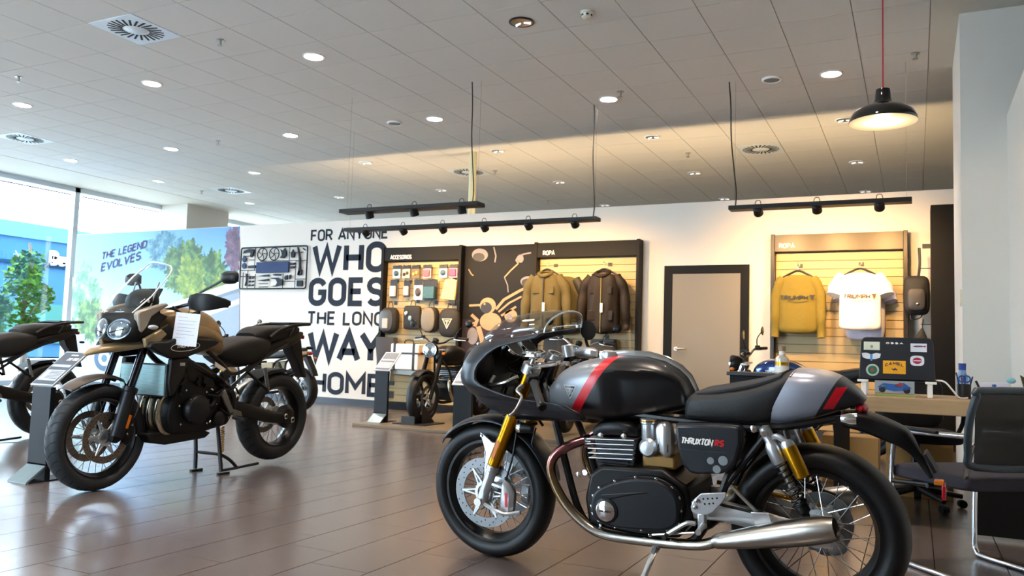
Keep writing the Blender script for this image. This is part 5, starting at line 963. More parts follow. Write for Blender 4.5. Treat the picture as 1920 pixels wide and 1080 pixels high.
# tank, seats, tail
MB().body(dense([((.40, 1.10), (.36, .93), .10), ((.34, 1.135), (.33, .91), .16), ((.24, 1.148), (.24, .88), .195), ((.12, 1.143), (.12, .86), .20), ((.02, 1.105), (.03, .84), .18), ((-.06, 1.035), (-.04, .83), .145), ((-.115, .955), (-.09, .825), .115), ((-.14, .895), (-.115, .83), .09)]), 34, .62).build('fuel_tank', M_tan, TG, 45)
M_seat2 = mat('seat_brown', '#14110f', .6, spec=.3, bump=.15, bscale=300)
MB().body(dense([((-.10, .87), (-.12, .80), .09), ((-.17, .915), (-.20, .765), .13), ((-.27, .955), (-.28, .745), .155), ((-.38, .975), (-.38, .76), .165), ((-.48, .975), (-.48, .80), .165), ((-.54, .965), (-.54, .86), .15)]), 28, .55).build('rider_seat', M_seat2, TG, 45)
MB().body(dense([((-.42, 1.0), (-.45, .90), .10), ((-.50, 1.045), (-.52, .90), .135), ((-.62, 1.062), (-.62, .935), .145), ((-.78, 1.07), (-.78, .97), .135), ((-.90, 1.068), (-.89, 1.0), .11)]), 26, .55).build('pillion_seat', M_seat2, TG, 45)
MB().body(dense([((-.55, .93), (-.55, .84), .13), ((-.72, .985), (-.72, .875), .125), ((-.9, 1.02), (-.9, .93), .10), ((-1.0, 1.03), (-1.0, .985), .06)]), 20, .5).build('tail_unit', M_plast, TG, 45)
rk = MB()
for s in (1, -1): rk.tube(catmull([(-.52, s*.155, .97), (-.62, s*.165, 1.03), (-.80, s*.165, 1.075), (-1.0, s*.12, 1.09)], 4), .013, 8); rk.tube([(-.80, s*.165, 1.07), (-.74, s*.15, .98)], .01, 8)
rk.tube([(-1.0, -.12, 1.09), (-1.02, 0, 1.092), (-1.0, .12, 1.09)], .013, 8); rk.bx(-.99, -.78, -.10, .10, 1.082, 1.094); rk.build('luggage_rack', M_plast, TG, 45)
MB().prism([(-.86, .95), (-.99, .97), (-1.03, .80), (-1.08, .66), (-1.05, .66), (-.97, .78), (-.90, .86)], -.05, .05).build('plate_holder', M_plast, TG, bev=.006); MB().box((-1.01, 0, .985), (.02, .12, .03)).build('tail_light', M_redl, TG, bev=.006)
for s in (1, -1): MB().ell((-.99, s*.14, .90), (.02, .035, .014), 10, 6).build('rear_indicator', M_plast, TG)
# engine
MB().prism([(.34, .32), (.37, .42), (.36, .52), (.31, .64), (.2, .74), (.02, .72), (-.13, .62), (-.21, .46), (-.14, .35), (.1, .31)], -.165, .165).build('engine_block', M_eng, TG, bev=.02)
cv = MB().lathe([(.10, 0), (.10, .03), (.085, .05), (.06, .055), (0, .056)], (.165, .165, .475), (0, 1, 0), 28).build('engine_cover', M_engm, TG, 40); MB().prism([(.235, .47), (.225, .53), (.17, .56), (.10, .53), (.09, .44), (.24, .44)], .165, .212).build('cover_guard', mat('cover_bronze', '#3a342f', .4, .3), cv, bev=.012); bolts(cv, [(.165+.092*cos(a), .475+.092*sin(a)) for a in [i*pi/4 for i in range(8)]], .195, .006)
rs = random.Random(5); bolts(TG, [(-.02+rs.uniform(-.12, .10), .46+rs.uniform(-.12, .16)) for k in range(16)]+[(.28, .38), (.3, .5), (.25, .6)], .168, .008)
MB().lathe([(.05, 0), (.05, .02), (.03, .03), (0, .03)], (-.04, .165, .40), (0, 1, 0), 20).build('sprocket_cover', M_engm, TG)
ra = MB().bx(.435, .46, -.21, .215, .565, .775).build('radiator', mat('radiator_frame', '#20282c', .5), TG, bev=.006); MB().bx(.46, .464, -.20, .205, .575, .765).build('radiator_core', mat('radiator_teal', '#7fa3a6', .45, .3, var=.1), ra, 0)
for k in range(24): MB().box((.4655, 0, .58+.0078*k), (.003, .40, .0028)).build('radiator_slat', mat('slat_pale', '#a8c4c4', .4, .4), ra, 0)
for y in (.13, .06, -.01): MB().tube(catmull([(.30, y, .60), (.37, y, .585), (.42, y, .54), (.435, y, .46), (.42, y, .38), (.37, y-.01, .33), (.28, y-.02, .31)], 5), .02, 12).build('exhaust_header', M_head, TG, 60)
MB().prism([(.515, .335), (.485, .275), (.36, .25), (.03, .268), (-.02, .30), (.06, .33), (.34, .34)], -.135, .135).build('sump_guard', M_plast, TG, bev=.01)
for s in (1,): MB().body(dense([((-.16, .53), (-.16, .42), .03), ((-.35, .485), (-.35, .38), .035), ((-.6, .42), (-.6, .33), .035), ((-.80, .40), (-.80, .32), .03)]), 16, .5, .13).build('swingarm', M_eng, TG, 45)
MB().tube([(-.2, -.13, .46), (-.76, -.13, .37)], .03, 10).build('swingarm', M_eng, TG)
for x, z in ((-.715, .375), (-.79, .345)): MB().lathe([(.01, 0), (.02, 0), (.022, .015), (.012, .018)], (x, .165, z), (0, 1, 0), 16, True).build('axle_bolt', M_chrome, TG)
MB().prism([(-.50, .66), (-.62, .72), (-.76, .735), (-.90, .70), (-.80, .72), (-.62, .69)], -.09, .09).build('rear_hugger', M_plast, TG, bev=.01)
MB().tube(catmull([(-.2, -.15, .35), (-.5, -.2, .42), (-.6, -.22, .50)], 4), .025, 10).build('exhaust_link', M_head, TG); MB().lathe([(.03, 0), (.055, .04), (.06, .30), (.05, .36), (.03, .37)], (-.60, -.23, .52), (-.9, 0, .42), 20).build('silencer', M_steel, TG)
MB().tube([(.02, .0, .60), (-.30, .0, .45)], .03, 12).build('rear_shock', M_eng, TG)
MB().lathe([(.045, -.02), (.085, -.01), (.09, .02), (.06, .045), (0, .05)], (-.76, .12, .37), (0, 1, 0), 26).build('final_drive', M_eng, TG)
rs = random.Random(11)
for k in range(14):
    x, z = rs.uniform(-.12, .30), rs.uniform(.52, .74); MB().box((x, .172, z), (rs.uniform(.03, .08), rs.uniform(.02, .05), rs.uniform(.02, .07)), Matrix.Rotation(rs.uniform(-.6, .6), 3, 'Y')).build('engine_fitting', [M_eng, M_engm, M_plast][k % 3], TG, bev=.005)
for k in range(6): x, z = rs.uniform(-.15, .2), rs.uniform(.45, .75); MB().tube(catmull([(x, .17, z), (x-.06, .21, z+rs.uniform(-.06, .06)), (x-.13, .18, z+rs.uniform(-.1, .05))], 4), rs.uniform(.006, .012), 6).build('hose', M_plast, TG)
MB().prism([(.30, .80), (.10, .78), (-.02, .70), (.05, .62), (.24, .66)], .14, .17).build('airbox_cover', M_plast, TG, bev=.01)
# centre stand
for s in (1, -1): o = MB().tube(catmull([(-.10, s*.11, .34), (-.125, s*.115, .17), (-.14, s*.125, .02)], 4), .014, 8).build('stand_leg', M_frame, TG); MB().box((-.155, s*.13, .008), (.10, .03, .016)).build('stand_foot', M_frame, o, bev=.004)
MB().tube([(-.13, -.118, .14), (-.13, .118, .14)], .011, 8).build('stand_crossbar', M_frame, TG); MB().tube(catmull([(-.14, .13, .03), (-.25, .15, .035), (-.44, .18, .05)], 3), .010, 8).build('stand_tang', M_frame, TG); MB().tube(catmull([(-.13, .12, .14), (-.20, .135, .10), (-.26, .15, .04)], 3), .012, 8).build('stand_brace', M_frame, TG); helix((-.155, .10, .33), (-.155, .11, .15), .012, 12, .0035).build('stand_spring', M_gold, TG)
for k in range(3): MB().tube(catmull([(.36, .12, 1.15), (.34, .22, 1.10-.012*k), (.30, .30, 1.13-.01*k), (.30, .27, 1.165)], 4), .0045, 6).build('cable', M_plast, TG)
# price card tied to the bike
pcd = thing('price_card', 'white price card tied to the adventure bike', 'card', (-4.493+.30, 4.176-.40, 1.0), (radians(-3), radians(4), radians(35)))
MB().bx(-.075, .075, -.001, .001, -.105, .105).build('card', mat('paper_white', '#dfe0e6', .5, var=.03), pcd, 0)
for k, (w_, x) in enumerate(((.06, -.03), (.11, 0), (.1, -.005), (.11, 0), (.09, -.01), (.11, 0), (.06, -.03))): MB().bx(x-w_/2, x+w_/2, -.0025, -.0015, .075-.022*k, .077-.022*k).build('printed_line', mat('print_dark_grey', '#8a8a92', .5), pcd, 0)
MB().tube([(0, 0, .10), (.0, .01, .14)], .002, 4).build('tie', M_plast, pcd)
# second adventure bike, rear half in view
LBK = copy_tree(TG, None, {M_tan: mat('pale_sand_metallic', '#9a8a78', .35, .3), M_tyre2: M_tyre}); LBK.location = (-7.26, 4.19, -.02); tag(LBK, 'second adventure motorcycle with dark seats and luggage rack by the window', 'motorcycle')

# ------------------------------------------------------------------ plain roadster used for the bikes further back
def roadster(label, loc, rz, tank_m, seat_m, fork_m, bar_m, cast=5, lean=0., tail_m=None, wheelm=None, headc=None):
    r = thing('motorcycle', label, 'motorcycle', loc, (-lean, 0, rz)); tail_m = tail_m or M_plast
    wheel(r, 'front_wheel', .70, .30, .30, .06, .222, 24, (1, -1), mr=wheelm, cast=cast, holes=False); wheel(r, 'rear_wheel', -.72, .31, .31, .08, .222, 24, (-1,), mr=wheelm, cast=cast, holes=False, dr=.11)
    for s in (1, -1):
        fork(r, (.70, .29), (.60, .50), (.45, .86), s*.10, .023, .028, M_eng, fork_m); MB().body([((.62, .36), (.64, .24), .012), ((.60, .38), (.62, .23), .024), ((.565, .34), (.59, .24), .012)], 12, .6, s*.085).build('brake_caliper', M_alum, r)
        MB().tube(catmull([(.42, 0, .95), (.42, s*.10, .965), (.39, s*.2, 1.02), (.32, s*.36, 1.015)], 4), .011, 8).build('handlebar', bar_m, r); MB().tube([(.355, s*.27, 1.018), (.315, s*.38, 1.014)], .0165, 10).build('grip', M_rubber, r); MB().tube(catmull([(.40, s*.22, 1.01), (.415, s*.28, 1.0), (.37, s*.37, .995)], 3), .006, 6).build('lever', M_alum, r); MB().box((.375, s*.235, 1.03), (.05, .04, .045)).build('master_cylinder', M_plast, r, bev=.008)
        m_ = MB().lathe([(0, -.014), (.03, -.012), (.048, .0), (.046, .004)], (.36, s*.40, 1.20), (-1, 0, 0), 20).build('mirror', M_eng, r); MB().lathe([(.045, .004), (0, .0045)], (.36, s*.40, 1.20), (-1, 0, 0), 20).build('mirror_glass', M_mirror, m_, 0); MB().tube(catmull([(.38, s*.24, 1.04), (.39, s*.28, 1.12), (.37, s*.37, 1.18)], 4), .006, 6).build('mirror_stem', M_eng, m_)
        MB().ell((.54, s*.17, .83), (.025, .02, .02), 10, 8).build('indicator', M_amber, r); MB().cyl((.52, s*.08, .83), (.53, s*.16, .83), .006, 6).build('indicator_stalk', M_plast, r)
        MB().tube(catmull([(.15, s*.07, .55), (.26, s*.10, .50), (.28, s*.12, .38), (.18, s*.13, .24), (0, s*.12, .21), (-.25, s*.13, .24)], 5), .02, 10).build('exhaust_header', M_head, r, 60)
        MB().tube(catmull([(.42, s*.03, .80), (.28, s*.11, .60), (.22, s*.12, .32), (.1, s*.11, .22), (-.25, s*.11, .24), (-.36, s*.12, .45), (-.42, s*.12, .68), (-.75, s*.10, .76)], 5), .015, 8).build('frame_tube', M_frame, r)
        MB().prism([(-.20, .50), (-.18, .66), (-.40, .68), (-.38, .54)], s*.11, s*.145).build('side_panel', tank_m, r, bev=.012); MB().body(dense([((-.30, .40), (-.30, .33), .018), ((-.55, .38), (-.55, .30), .02), ((-.76, .35), (-.76, .28), .018)]), 10, .5, s*.12).build('swingarm', M_eng, r)
        a = Vector((-.50, s*.14, .68)); bb = Vector((-.64, s*.13, .38)); sh = MB().tube([a, bb], .016, 10).build('rear_shock', M_eng, r); helix(a+(bb-a)*.1, a+(bb-a)*.85, .024, 8, .005).build('spring', M_plast, sh)
        MB().ell((-.90, s*.13, .73), (.025, .02, .02), 10, 8).build('rear_indicator', M_amber, r)
    h = MB().lathe([(0, -.10), (.05, -.095), (.085, -.04), (.09, .02), (.085, .03)], (.56, 0, .87), (1, 0, 0), 24).build('headlight', headc or M_eng, r); MB().lathe([(.086, .02), (.094, .022), (.094, .034), (.086, .036)], (.56, 0, .87), (1, 0, 0), 24, True).build('headlight_rim', M_chrome, h); MB().lathe([(.086, .03), (.05, .045), (0, .05)], (.56, 0, .87), (1, 0, 0), 24).build('headlight_lens', M_lens, h)
    MB().lathe([(0, -.03), (.035, -.028), (.04, .01), (.036, .014), (0, .014)], (.46, 0, .99), (-.5, 0, .8), 20).build('instrument', M_plast, r); MB().prism([(.40, .12), (.47, .11), (.48, -.11), (.40, -.12)], .865, .885, 'xy').build('top_yoke', M_alum, r, bev=.005)
    MB().body(dense([((.36, .80), (.36, .74), .05), ((.32, .87), (.31, .70), .11), ((.22, .925), (.20, .68), .145), ((.08, .935), (.08, .68), .15), ((-.06, .91), (-.06, .69), .125), ((-.16, .85), (-.15, .70), .10), ((-.20, .79), (-.19, .71), .07)]), 26, .65).build('fuel_tank', tank_m, r, 45)
    MB().body(dense([((-.18, .79), (-.18, .71), .09), ((-.28, .81), (-.28, .715), .125), ((-.45, .83), (-.45, .725), .13), ((-.62, .865), (-.62, .75), .12), ((-.78, .88), (-.78, .80), .10), ((-.84, .87), (-.84, .83), .05)]), 22, .55).build('seat', seat_m, r, 45)
    MB().body(dense([((-.66, .81), (-.66, .73), .10), ((-.80, .835), (-.80, .76), .09), ((-.92, .83), (-.92, .79), .06)]), 16, .5).build('tail_unit', tail_m, r); MB().ell((-.93, 0, .80), (.02, .045, .02), 10, 8).build('tail_light', M_redl, r)
    MB().prism([(-.82, .77), (-.90, .77), (-1.0, .58), (-1.03, .50), (-1.0, .50), (-.93, .60)], -.05, .05).build('plate_holder', M_plast, r, bev=.005)
    def fd(u, v):
        a = radians(50+100*u); t = (v-.5)*pi; q = .318+.02*cos(t); return (.70+q*cos(a), .068*sin(t), .30+q*sin(a))
    MB().grid(fd, 16, 8).build('front_fender', tail_m, r, 50, solid=.003)
    MB().prism([(.16, .25), (.18, .40), (.12, .50), (-.18, .51), (-.28, .42), (-.26, .28), (0, .235)], -.15, .15).build('crankcase', M_eng, r, bev=.015); MB().lathe([(.09, 0), (.085, .03), (.05, .04), (0, .04)], (.02, .15, .36), (0, 1, 0), 22).build('engine_cover', M_engm, r); MB().prism([(.13, .48), (-.04, .48), (-.05, .67), (.15, .66)], -.12, .12).build('cylinder_block', M_eng, r, bev=.008)
    for k in range(6): MB().bx(-.06, .15, -.135, .135, .50+.022*k, .506+.022*k).build('cooling_fin', M_alum, r, 0)
    MB().lathe([(.022, 0), (.03, .03), (.045, .25), (.045, .38), (.038, .42), (.0, .42)], (-.27, -.16, .27), (-.95, -.1, .28), 20).build('silencer', M_steel, r)
    return r
NKB = roadster('black naked motorcycle standing in a wheel chock on the low platform', (-5.26, 9.02, .035), radians(-90), M_eng, M_seat, M_eng, M_frame)
roadster('black roadster behind the cafe racer in front of the jacket display', (-3.55, 9.05, .05), radians(-82), mat('deep_brown_paint', '#3a2a1e', .25, .3), M_seat, M_eng, M_chrome, lean=radians(5))
roadster('blue roadster motorcycle parked in front of the shirt display', (-1.15, 8.85, 0), radians(176), mat('blue_paint', '#123a78', .15, .4, coat=1.), M_seat, M_chrome, M_frame, lean=radians(5), headc=M_eng)
roadster('khaki motorcycle behind the adventure bike with its tail before the lettering', (-8.32, 8.85, 0), radians(180), mat('khaki_paint', '#7c6a46', .35, .2), M_seat, M_gold, M_chrome, cast=0, lean=radians(4), tail_m=M_tan)
bl_ = [c for c in COL.objects if c.name.startswith('motorcycle') and 'blue roadster' in c.get('label', '')][0]; ftk = [c for c in bl_.children if c.name.startswith('fuel_tank')][0]; fb = onb(bvh_of(ftk)); mb = MB()
text(mb, 'TRIUMPH', lambda u, v, d: fb(.21-u, .80+v, d+.001), .03, .2, .2, .16, depth=.001); mb.build('lettering', M_letw, ftk, 0)
# chock and platform
pf = tag(MB().bx(-5.86, -2.3, 7.76, 9.98, 0, .035).build('display_platform', mat('platform_vinyl', '#6d5f4c', .35, var=.2, scale=4, stretch=(1, 8, 1)), smooth=0, bev=.006), 'low wood effect platform under the naked motorcycle', 'platform')
ck = thing('wheel_chock', 'black steel wheel chock holding the naked bike front wheel', 'wheel chock', (-5.26, 8.32, .035))
for s in (-1, 1): MB().bx(min(s*.075, s*.22), max(s*.075, s*.22), -.30, .16, 0, .012).build('base_plate', M_black, ck, 0, bev=.003)
for s in (-1, 1): MB().prism([(-.13, .01), (-.16, .22), (-.10, .22), (.06, .07), (.14, .01)], s*.085-.006, s*.085+.006, 'yz').build('side_cheek', M_black, ck, bev=.003)
MB().bx(-.09, .09, -.305, -.29, .0, .10).build('front_plate', M_black, ck, 0)
# ------------------------------------------------------------------ price stands
def price_stand(x, y, label, rz=0., price=None, base=None):
    t = thing('price_stand', label, 'sign stand', (x, y, 0 if base is None else base), (0, 0, rz)); w2 = .092
    MB().bx(-w2, w2, -.018, .018, .10, .60).build('column', mat('stand_anthracite', '#0e1217', .5, var=.06, spec=.3), t, 0, bev=.002)
    MB().prism([(-.14, 0), (-.14, .008), (-.02, .10), (.0, .10), (-.125, .004), (-.12, 0)], -w2, w2, 'yz').build('slanted_foot', mat('stand_steel', '#8fa4aa', .3, .7), t, 0); MB().bx(-w2, w2, -.12, .20, 0, .008).build('base_plate', mat('stand_anthracite', '#1c2228'), t, 0); MB().bx(-w2, w2, -.018, .018, .008, .11).build('column_foot', MATS['stand_anthracite'], t, 0)
    R = Matrix.Rotation(radians(42), 3, 'X'); c = Vector((0, .10, .715))
    f = MB().box(c, (.225, .325, .014), R).build('panel_frame', mat('panel_frame_silver', '#b9c2c8', .3, .5), t, bev=.003); MB().box(c+R @ Vector((0, .0, .008)), (.20, .30, .002), R).build('print', mat('print_slate', '#46505c', .35), f, 0)
    MB().box(c+R @ Vector((0, -.07, .0095)), (.18, .10, .0012), R).build('print_panel', mat('print_pale', '#aab4bd', .4), f, 0)
    for k in range(6): MB().box(c+R @ Vector((.02, -.035-.013*k, .0103)), (.12, .0045, .0008), R).build('print_line', mat('print_slate', '#46505c'), f, 0)
    MB().box(c+R @ Vector((0, .02, .0095)), (.18, .022, .0012), R).build('print_bar', mat('print_pale', '#aab4bd'), f, 0)
    if price:
        mb = MB(); text(mb, price, lambda u, v, d: c+R @ Vector((-.01+u, .072+v, .0095+d)), .026, .2, .22, .10, slant=.2, depth=.0006); mb.build('price_lettering', M_letw, f, 0)
        MB().box(c+R @ Vector((.02, .125, .0095)), (.07, .01, .001), R).build('print_line', M_letw, f, 0)
price_stand(-5.09, 3.46, 'price stand with a slanted panel beside the front wheel of the tan adventure bike', 0, '22.150')
price_stand(-5.70, 8.10, 'price stand with a warm lit panel on the platform corner by the lettering', 0, None, .035)
price_stand(-3.62, 6.40, 'price stand with a slanted panel behind the cafe racer front wheel')

# ------------------------------------------------------------------ desk corner
M_wood = mat('pale_oak', '#a98d68', .5, var=.25, scale=3, stretch=(1, 12, 12)); DT = .735
dk = thing('desk', 'pale oak topped desk with black panel beside the white wall', 'desk', (.15, 5.5, 0))
MB().bx(-.60, .535, -.38, .40, DT-.085, DT).build('desk_top', M_wood, dk, 0, bev=.004); MB().bx(.14, .53, -.35, -.33, .02, DT-.085).build('front_panel', M_char, dk, 0); MB().bx(-.58, -.54, -.34, .36, 0, DT-.085).build('side_panel', M_char, dk, 0); MB().bx(.50, .53, -.33, .36, 0, DT-.085).build('side_panel', M_char, dk, 0)
lr = thing('laptop_riser', 'low riser with white legs carrying the laptop on the desk', 'stand', (-.10, 5.38, DT))
MB().bx(-.21, .21, -.07, .14, .078, .09).build('shelf', M_char, lr, 0, bev=.003)
for s in (-1, 1): MB().bx(s*.175-.014, s*.175+.014, -.085, -.065, 0, .08).build('leg', M_trim, lr, 0, bev=.002); MB().bx(s*.18-.03, s*.18+.03, -.09, -.06, .078, .092).build('bracket', M_trim, lr, 0, bev=.002); MB().bx(s*.175-.014, s*.175+.014, .12, .14, 0, .08).build('leg', M_trim, lr, 0)
lp = thing('laptop', 'open laptop with a black sticker covered lid seen from behind', 'laptop', (-.10, 5.36, DT+.0935))
R = Matrix.Rotation(radians(-9), 3, 'X'); M_lid = mat('laptop_black', '#191b22', .4)
lidp = [(-.205, 0), (-.195, .225), (-.18, .25), (-.165, .255), (.165, .255), (.18, .25), (.195, .225), (.205, 0)]
l_ = MB().prism(lidp, -.008, .008).build('lid', M_lid, lp, bev=.004); l_.rotation_euler = (radians(-7), 0, 0); MB().bx(-.2, .2, .01, .13, -.002, .014).build('base', M_lid, lp, bev=.004)
def stick(name, pts, m, d=.0088): return MB().add([(a, -d, b) for a, b in pts], [tuple(range(len(pts)))]).build(name, m, l_, 0)
def circ(x, z, rx, rz, n=24, p=1.): return [(x+rx*math.copysign(abs(cos(2*pi*i/n))**p, cos(2*pi*i/n)), z+rz*math.copysign(abs(sin(2*pi*i/n))**p, sin(2*pi*i/n))) for i in range(n)]
def rec(x, z, w_, h): return [(x-w_/2, z-h/2), (x+w_/2, z-h/2), (x+w_/2, z+h/2), (x-w_/2, z+h/2)]
stick('sticker', rec(-.135, .20, .088, .05), mat('stk_cream', '#cfd3bf', .4)); stick('sticker_print', circ(-.135, .196, .008, .01), mat('stk_grey', '#8a8f86', .4), .0093)
stick('sticker', rec(.118, .195, .086, .05), mat('stk_white', '#cdd2da', .4)); stick('sticker_print', [(.085, .203), (.105, .208), (.135, .207), (.152, .203), (.13, .199), (.10, .198)], mat('stk_dark', '#5a4a52', .4), .0093); stick('sticker_print', circ(.150, .203, .006, .005), M_red, .0094)
stick('sticker', [(-.19, .155), (-.165, .158), (-.137, .148), (-.11, .158), (-.085, .153), (-.09, .13), (-.115, .12), (-.16, .12), (-.185, .13)], mat('stk_white', '#cdd2da')); stick('sticker_print', [(-.145, .148), (-.129, .148), (-.132, .11), (-.142, .11)], mat('stk_blue', '#3f86c4', .4), .0093)
stick('sticker', circ(.11, .118, .037, .03, 28, .6), mat('stk_white', '#cdd2da')); stick('sticker_print', circ(.11, .118, .024, .019), mat('stk_red', '#a02038', .4), .0093); stick('sticker_print', rec(.11, .118, .04, .006), mat('stk_white', '#cdd2da'), .0097)
stick('sticker', circ(-.13, .055, .036, .036), mat('stk_pale', '#a9b8b2', .4)); stick('sticker_print', circ(-.13, .055, .026, .026), mat('stk_green', '#1f6a4c', .4), .0093); stick('sticker_print', circ(-.13, .055, .011, .013), mat('stk_brown', '#7a4a34', .4), .0097)
ys = stick('sticker', rec(-.012, .075, .122, .078), mat('stk_yellow', '#e0a018', .4)); PB = mat('stk_purple', '#3a1c50', .4)
mb = MB(); text(mb, 'CAMEL', lambda u, v, d: (-.06+u, -.0093-d, .077+v+.012*sin(pi*u/.1)), .018, .24, .3, .096, depth=.0003); mb.build('sticker_lettering', PB, l_, 0)
stick('sticker_print', [(-.028, .068), (-.024, .07), (-.02, .064), (-.014, .067), (-.008, .071), (-.002, .066), (.003, .066), (.004, .06), (.002, .052), (.0, .059), (-.012, .058), (-.014, .05), (-.016, .058), (-.022, .06)], PB, .0094)
mb = MB(); text(mb, 'OSSA', lambda u, v, d: (-.055+u, -.0088-d, .213+v), .011, .3, .35, .09, depth=.0003); mb.build('lid_lettering', M_letw, l_, 0)
ph = thing('photo_print', 'small photo print of a blue racing motorcycle leaning on the riser', 'photo', (-.11, 5.285, DT+.0005), (radians(-6), 0, 0))
MB().bx(-.105, .105, -.001, .001, 0, .09).build('print', mat('photo_grey', '#8d979e', .3), ph, 0); MB().bx(-.105, .105, -.0016, -.001, 0, .014).build('print_grass', mat('photo_green', '#7f9a56', .4), ph, 0); MB().bx(-.105, .105, -.0018, -.001, .014, .018).build('print_kerb', mat('photo_red', '#a8443c', .4), ph, 0)
for pts, c in (([(-.09, .05), (-.06, .075), (0, .07), (.05, .08), (.09, .05), (.06, .035), (0, .03), (-.06, .04)], '#24579c'), (circ(-.065, .038, .018, .018), '#16181c'), (circ(.065, .036, .018, .018), '#16181c'), ([(-.005, .06), (.03, .082), (.05, .07), (.03, .05)], '#b04a3c'), ([(-.07, .06), (-.05, .066), (-.045, .056), (-.065, .05)], '#d8d860')): MB().add([(a, -.0022, b) for a, b in pts], [tuple(range(len(pts)))]).build('print_shape', mat('ph'+c, c, .4), ph, 0)
cbl = tag(MB().tube(catmull([(.10, 5.38, DT+.10), (.15, 5.36, DT+.095), (.19, 5.36, DT+.05), (.225, 5.37, DT+.008), (.27, 5.42, DT+.006)], 5), .005, 6).build('power_cable', M_trim), 'white power cable curling off the laptop onto the desk', 'cable')
pn = thing('pen_cup', 'black cup with pens and blue scissors on the desk', 'pen holder', (.255, 5.45, DT))
MB().lathe([(.033, 0), (.036, .085), (.032, .085), (.029, .004), (0, .004)], (0, 0, 0), (0, 0, 1), 20).build('cup', M_black, pn)
for x, y, tx, h, c in ((-.012, 0, -.03, .15, '#24365a'), (.004, .01, .0, .14, '#1c3f86'), (.012, -.008, .03, .13, '#203050'), (-.004, -.012, -.012, .135, '#9a3a28'), (.016, .0, .02, .115, '#c4306a')): MB().tube([(x, y, .01), (x+tx, y, h)], .004, 6).build('pen', mat('pen'+c, c, .4), pn)
for s in (-1, 1): MB().tube([(s*.012+.018*cos(a), -.02, .115+.018*sin(a)) for a in [2*pi*i/14 for i in range(14)]], .0045, 6, True).build('scissor_ring', mat('scissor_blue', '#1d4f9a', .4), pn)
bt_ = thing('spray_bottle', 'clear blue bottle with dark blue cap behind the pen cup', 'bottle', (.25, 5.56, DT)); MB().lathe([(.03, 0), (.032, .12), (.02, .15), (.018, .165)], (0, 0, 0), (0, 0, 1), 18).build('bottle_body', mat('bottle_blue', '#7fa8cc', .15, spec=.7), bt_); MB().lathe([(.02, .165), (.021, .205), (0, .205)], (0, 0, 0), (0, 0, 1), 18).build('cap', mat('cap_blue', '#1f3f94', .35), bt_)
wt = thing('paper_tray', 'white plastic tray holding note paper on the desk', 'tray', (.40, 5.44, DT)); MB().bx(-.07, .07, -.05, .05, 0, .055).build('tray_body', M_trim, wt, bev=.006); MB().prism([(-.085, .05), (-.07, .10), (.07, .10), (.085, .06)], -.02, .03).build('paper', mat('note_paper', '#c9c6d4', .6), wt); MB().box((-.075, -.02, .075), (.012, .012, .07), Matrix.Rotation(-.4, 3, 'Y')).build('clip', M_black, wt); MB().ell((.0, -.052, .085), (.012, .006, .008), 10, 6).build('blue_clip', mat('scissor_blue', '#1d4f9a'), wt); MB().ell((.088, 0, .115), (.024, .012, .018), 12, 8).build('cap_ring', mat('teal_cap', '#7fb4c0', .3), wt)
tp = thing('metal_trophy', 'small dark metal figurine with a gold disc at the desk end', 'figurine', (.58, 5.44, DT)); MB().prism([(-.05, .15), (-.02, .02), (-.03, 0), (.03, 0), (.015, .03), (.045, .09), (.03, .12), (.02, .17), (.01, .12), (-.02, .13)], -.01, .01).build('figure', mat('dark_bronze', '#4a4434', .35, .8), tp, bev=.003); MB().lathe([(0, .006), (.025, .006), (.03, 0), (.03, -.01)], (.008, -.01, .09), (0, -1, 0), 18).build('gold_disc', M_gold, tp)

# black cabinet with bottle, behind the cafe racer's seat
cb = thing('counter_cabinet', 'low black cabinet behind the cafe racer carrying a gin bottle', 'cabinet', (-1.02, 6.4, 0)); MB().bx(-.22, .30, -.2, .2, 0, .80).build('cabinet_body', M_char, cb, 0, bev=.004); MB().bx(-.24, .32, -.22, .22, .80, .825).build('cabinet_top', M_black, cb, 0, bev=.003)
bo = thing('liquor_bottle', 'clear bottle with gold and white labels on the black cabinet', 'bottle', (-.885, 6.32, .825))
MB().lathe([(.048, 0), (.05, .09), (.046, .115), (.022, .135), (.02, .17), (.024, .172)], (0, 0, 0), (0, 0, 1), 20).build('bottle_glass', mat('pale_glass', '#b9b3a4', .1, spec=.8), bo); MB().lathe([(.022, .165), (.026, .168), (.026, .20), (0, .202)], (0, 0, 0), (0, 0, 1), 16).build('stopper', mat('cork_tan', '#8d7050', .5), bo); MB().lathe([(.0506, .01), (.0512, .055)], (0, 0, 0), (0, 0, 1), 20).build('white_label', CW, bo, 40); MB().lathe([(.0506, .062), (.0508, .085)], (0, 0, 0), (0, 0, 1), 20).build('gold_label', M_gold, bo, 40); MB().lathe([(.0225, .14), (.022, .165)], (0, 0, 0), (0, 0, 1), 16).build('neck_label', CW, bo, 40)

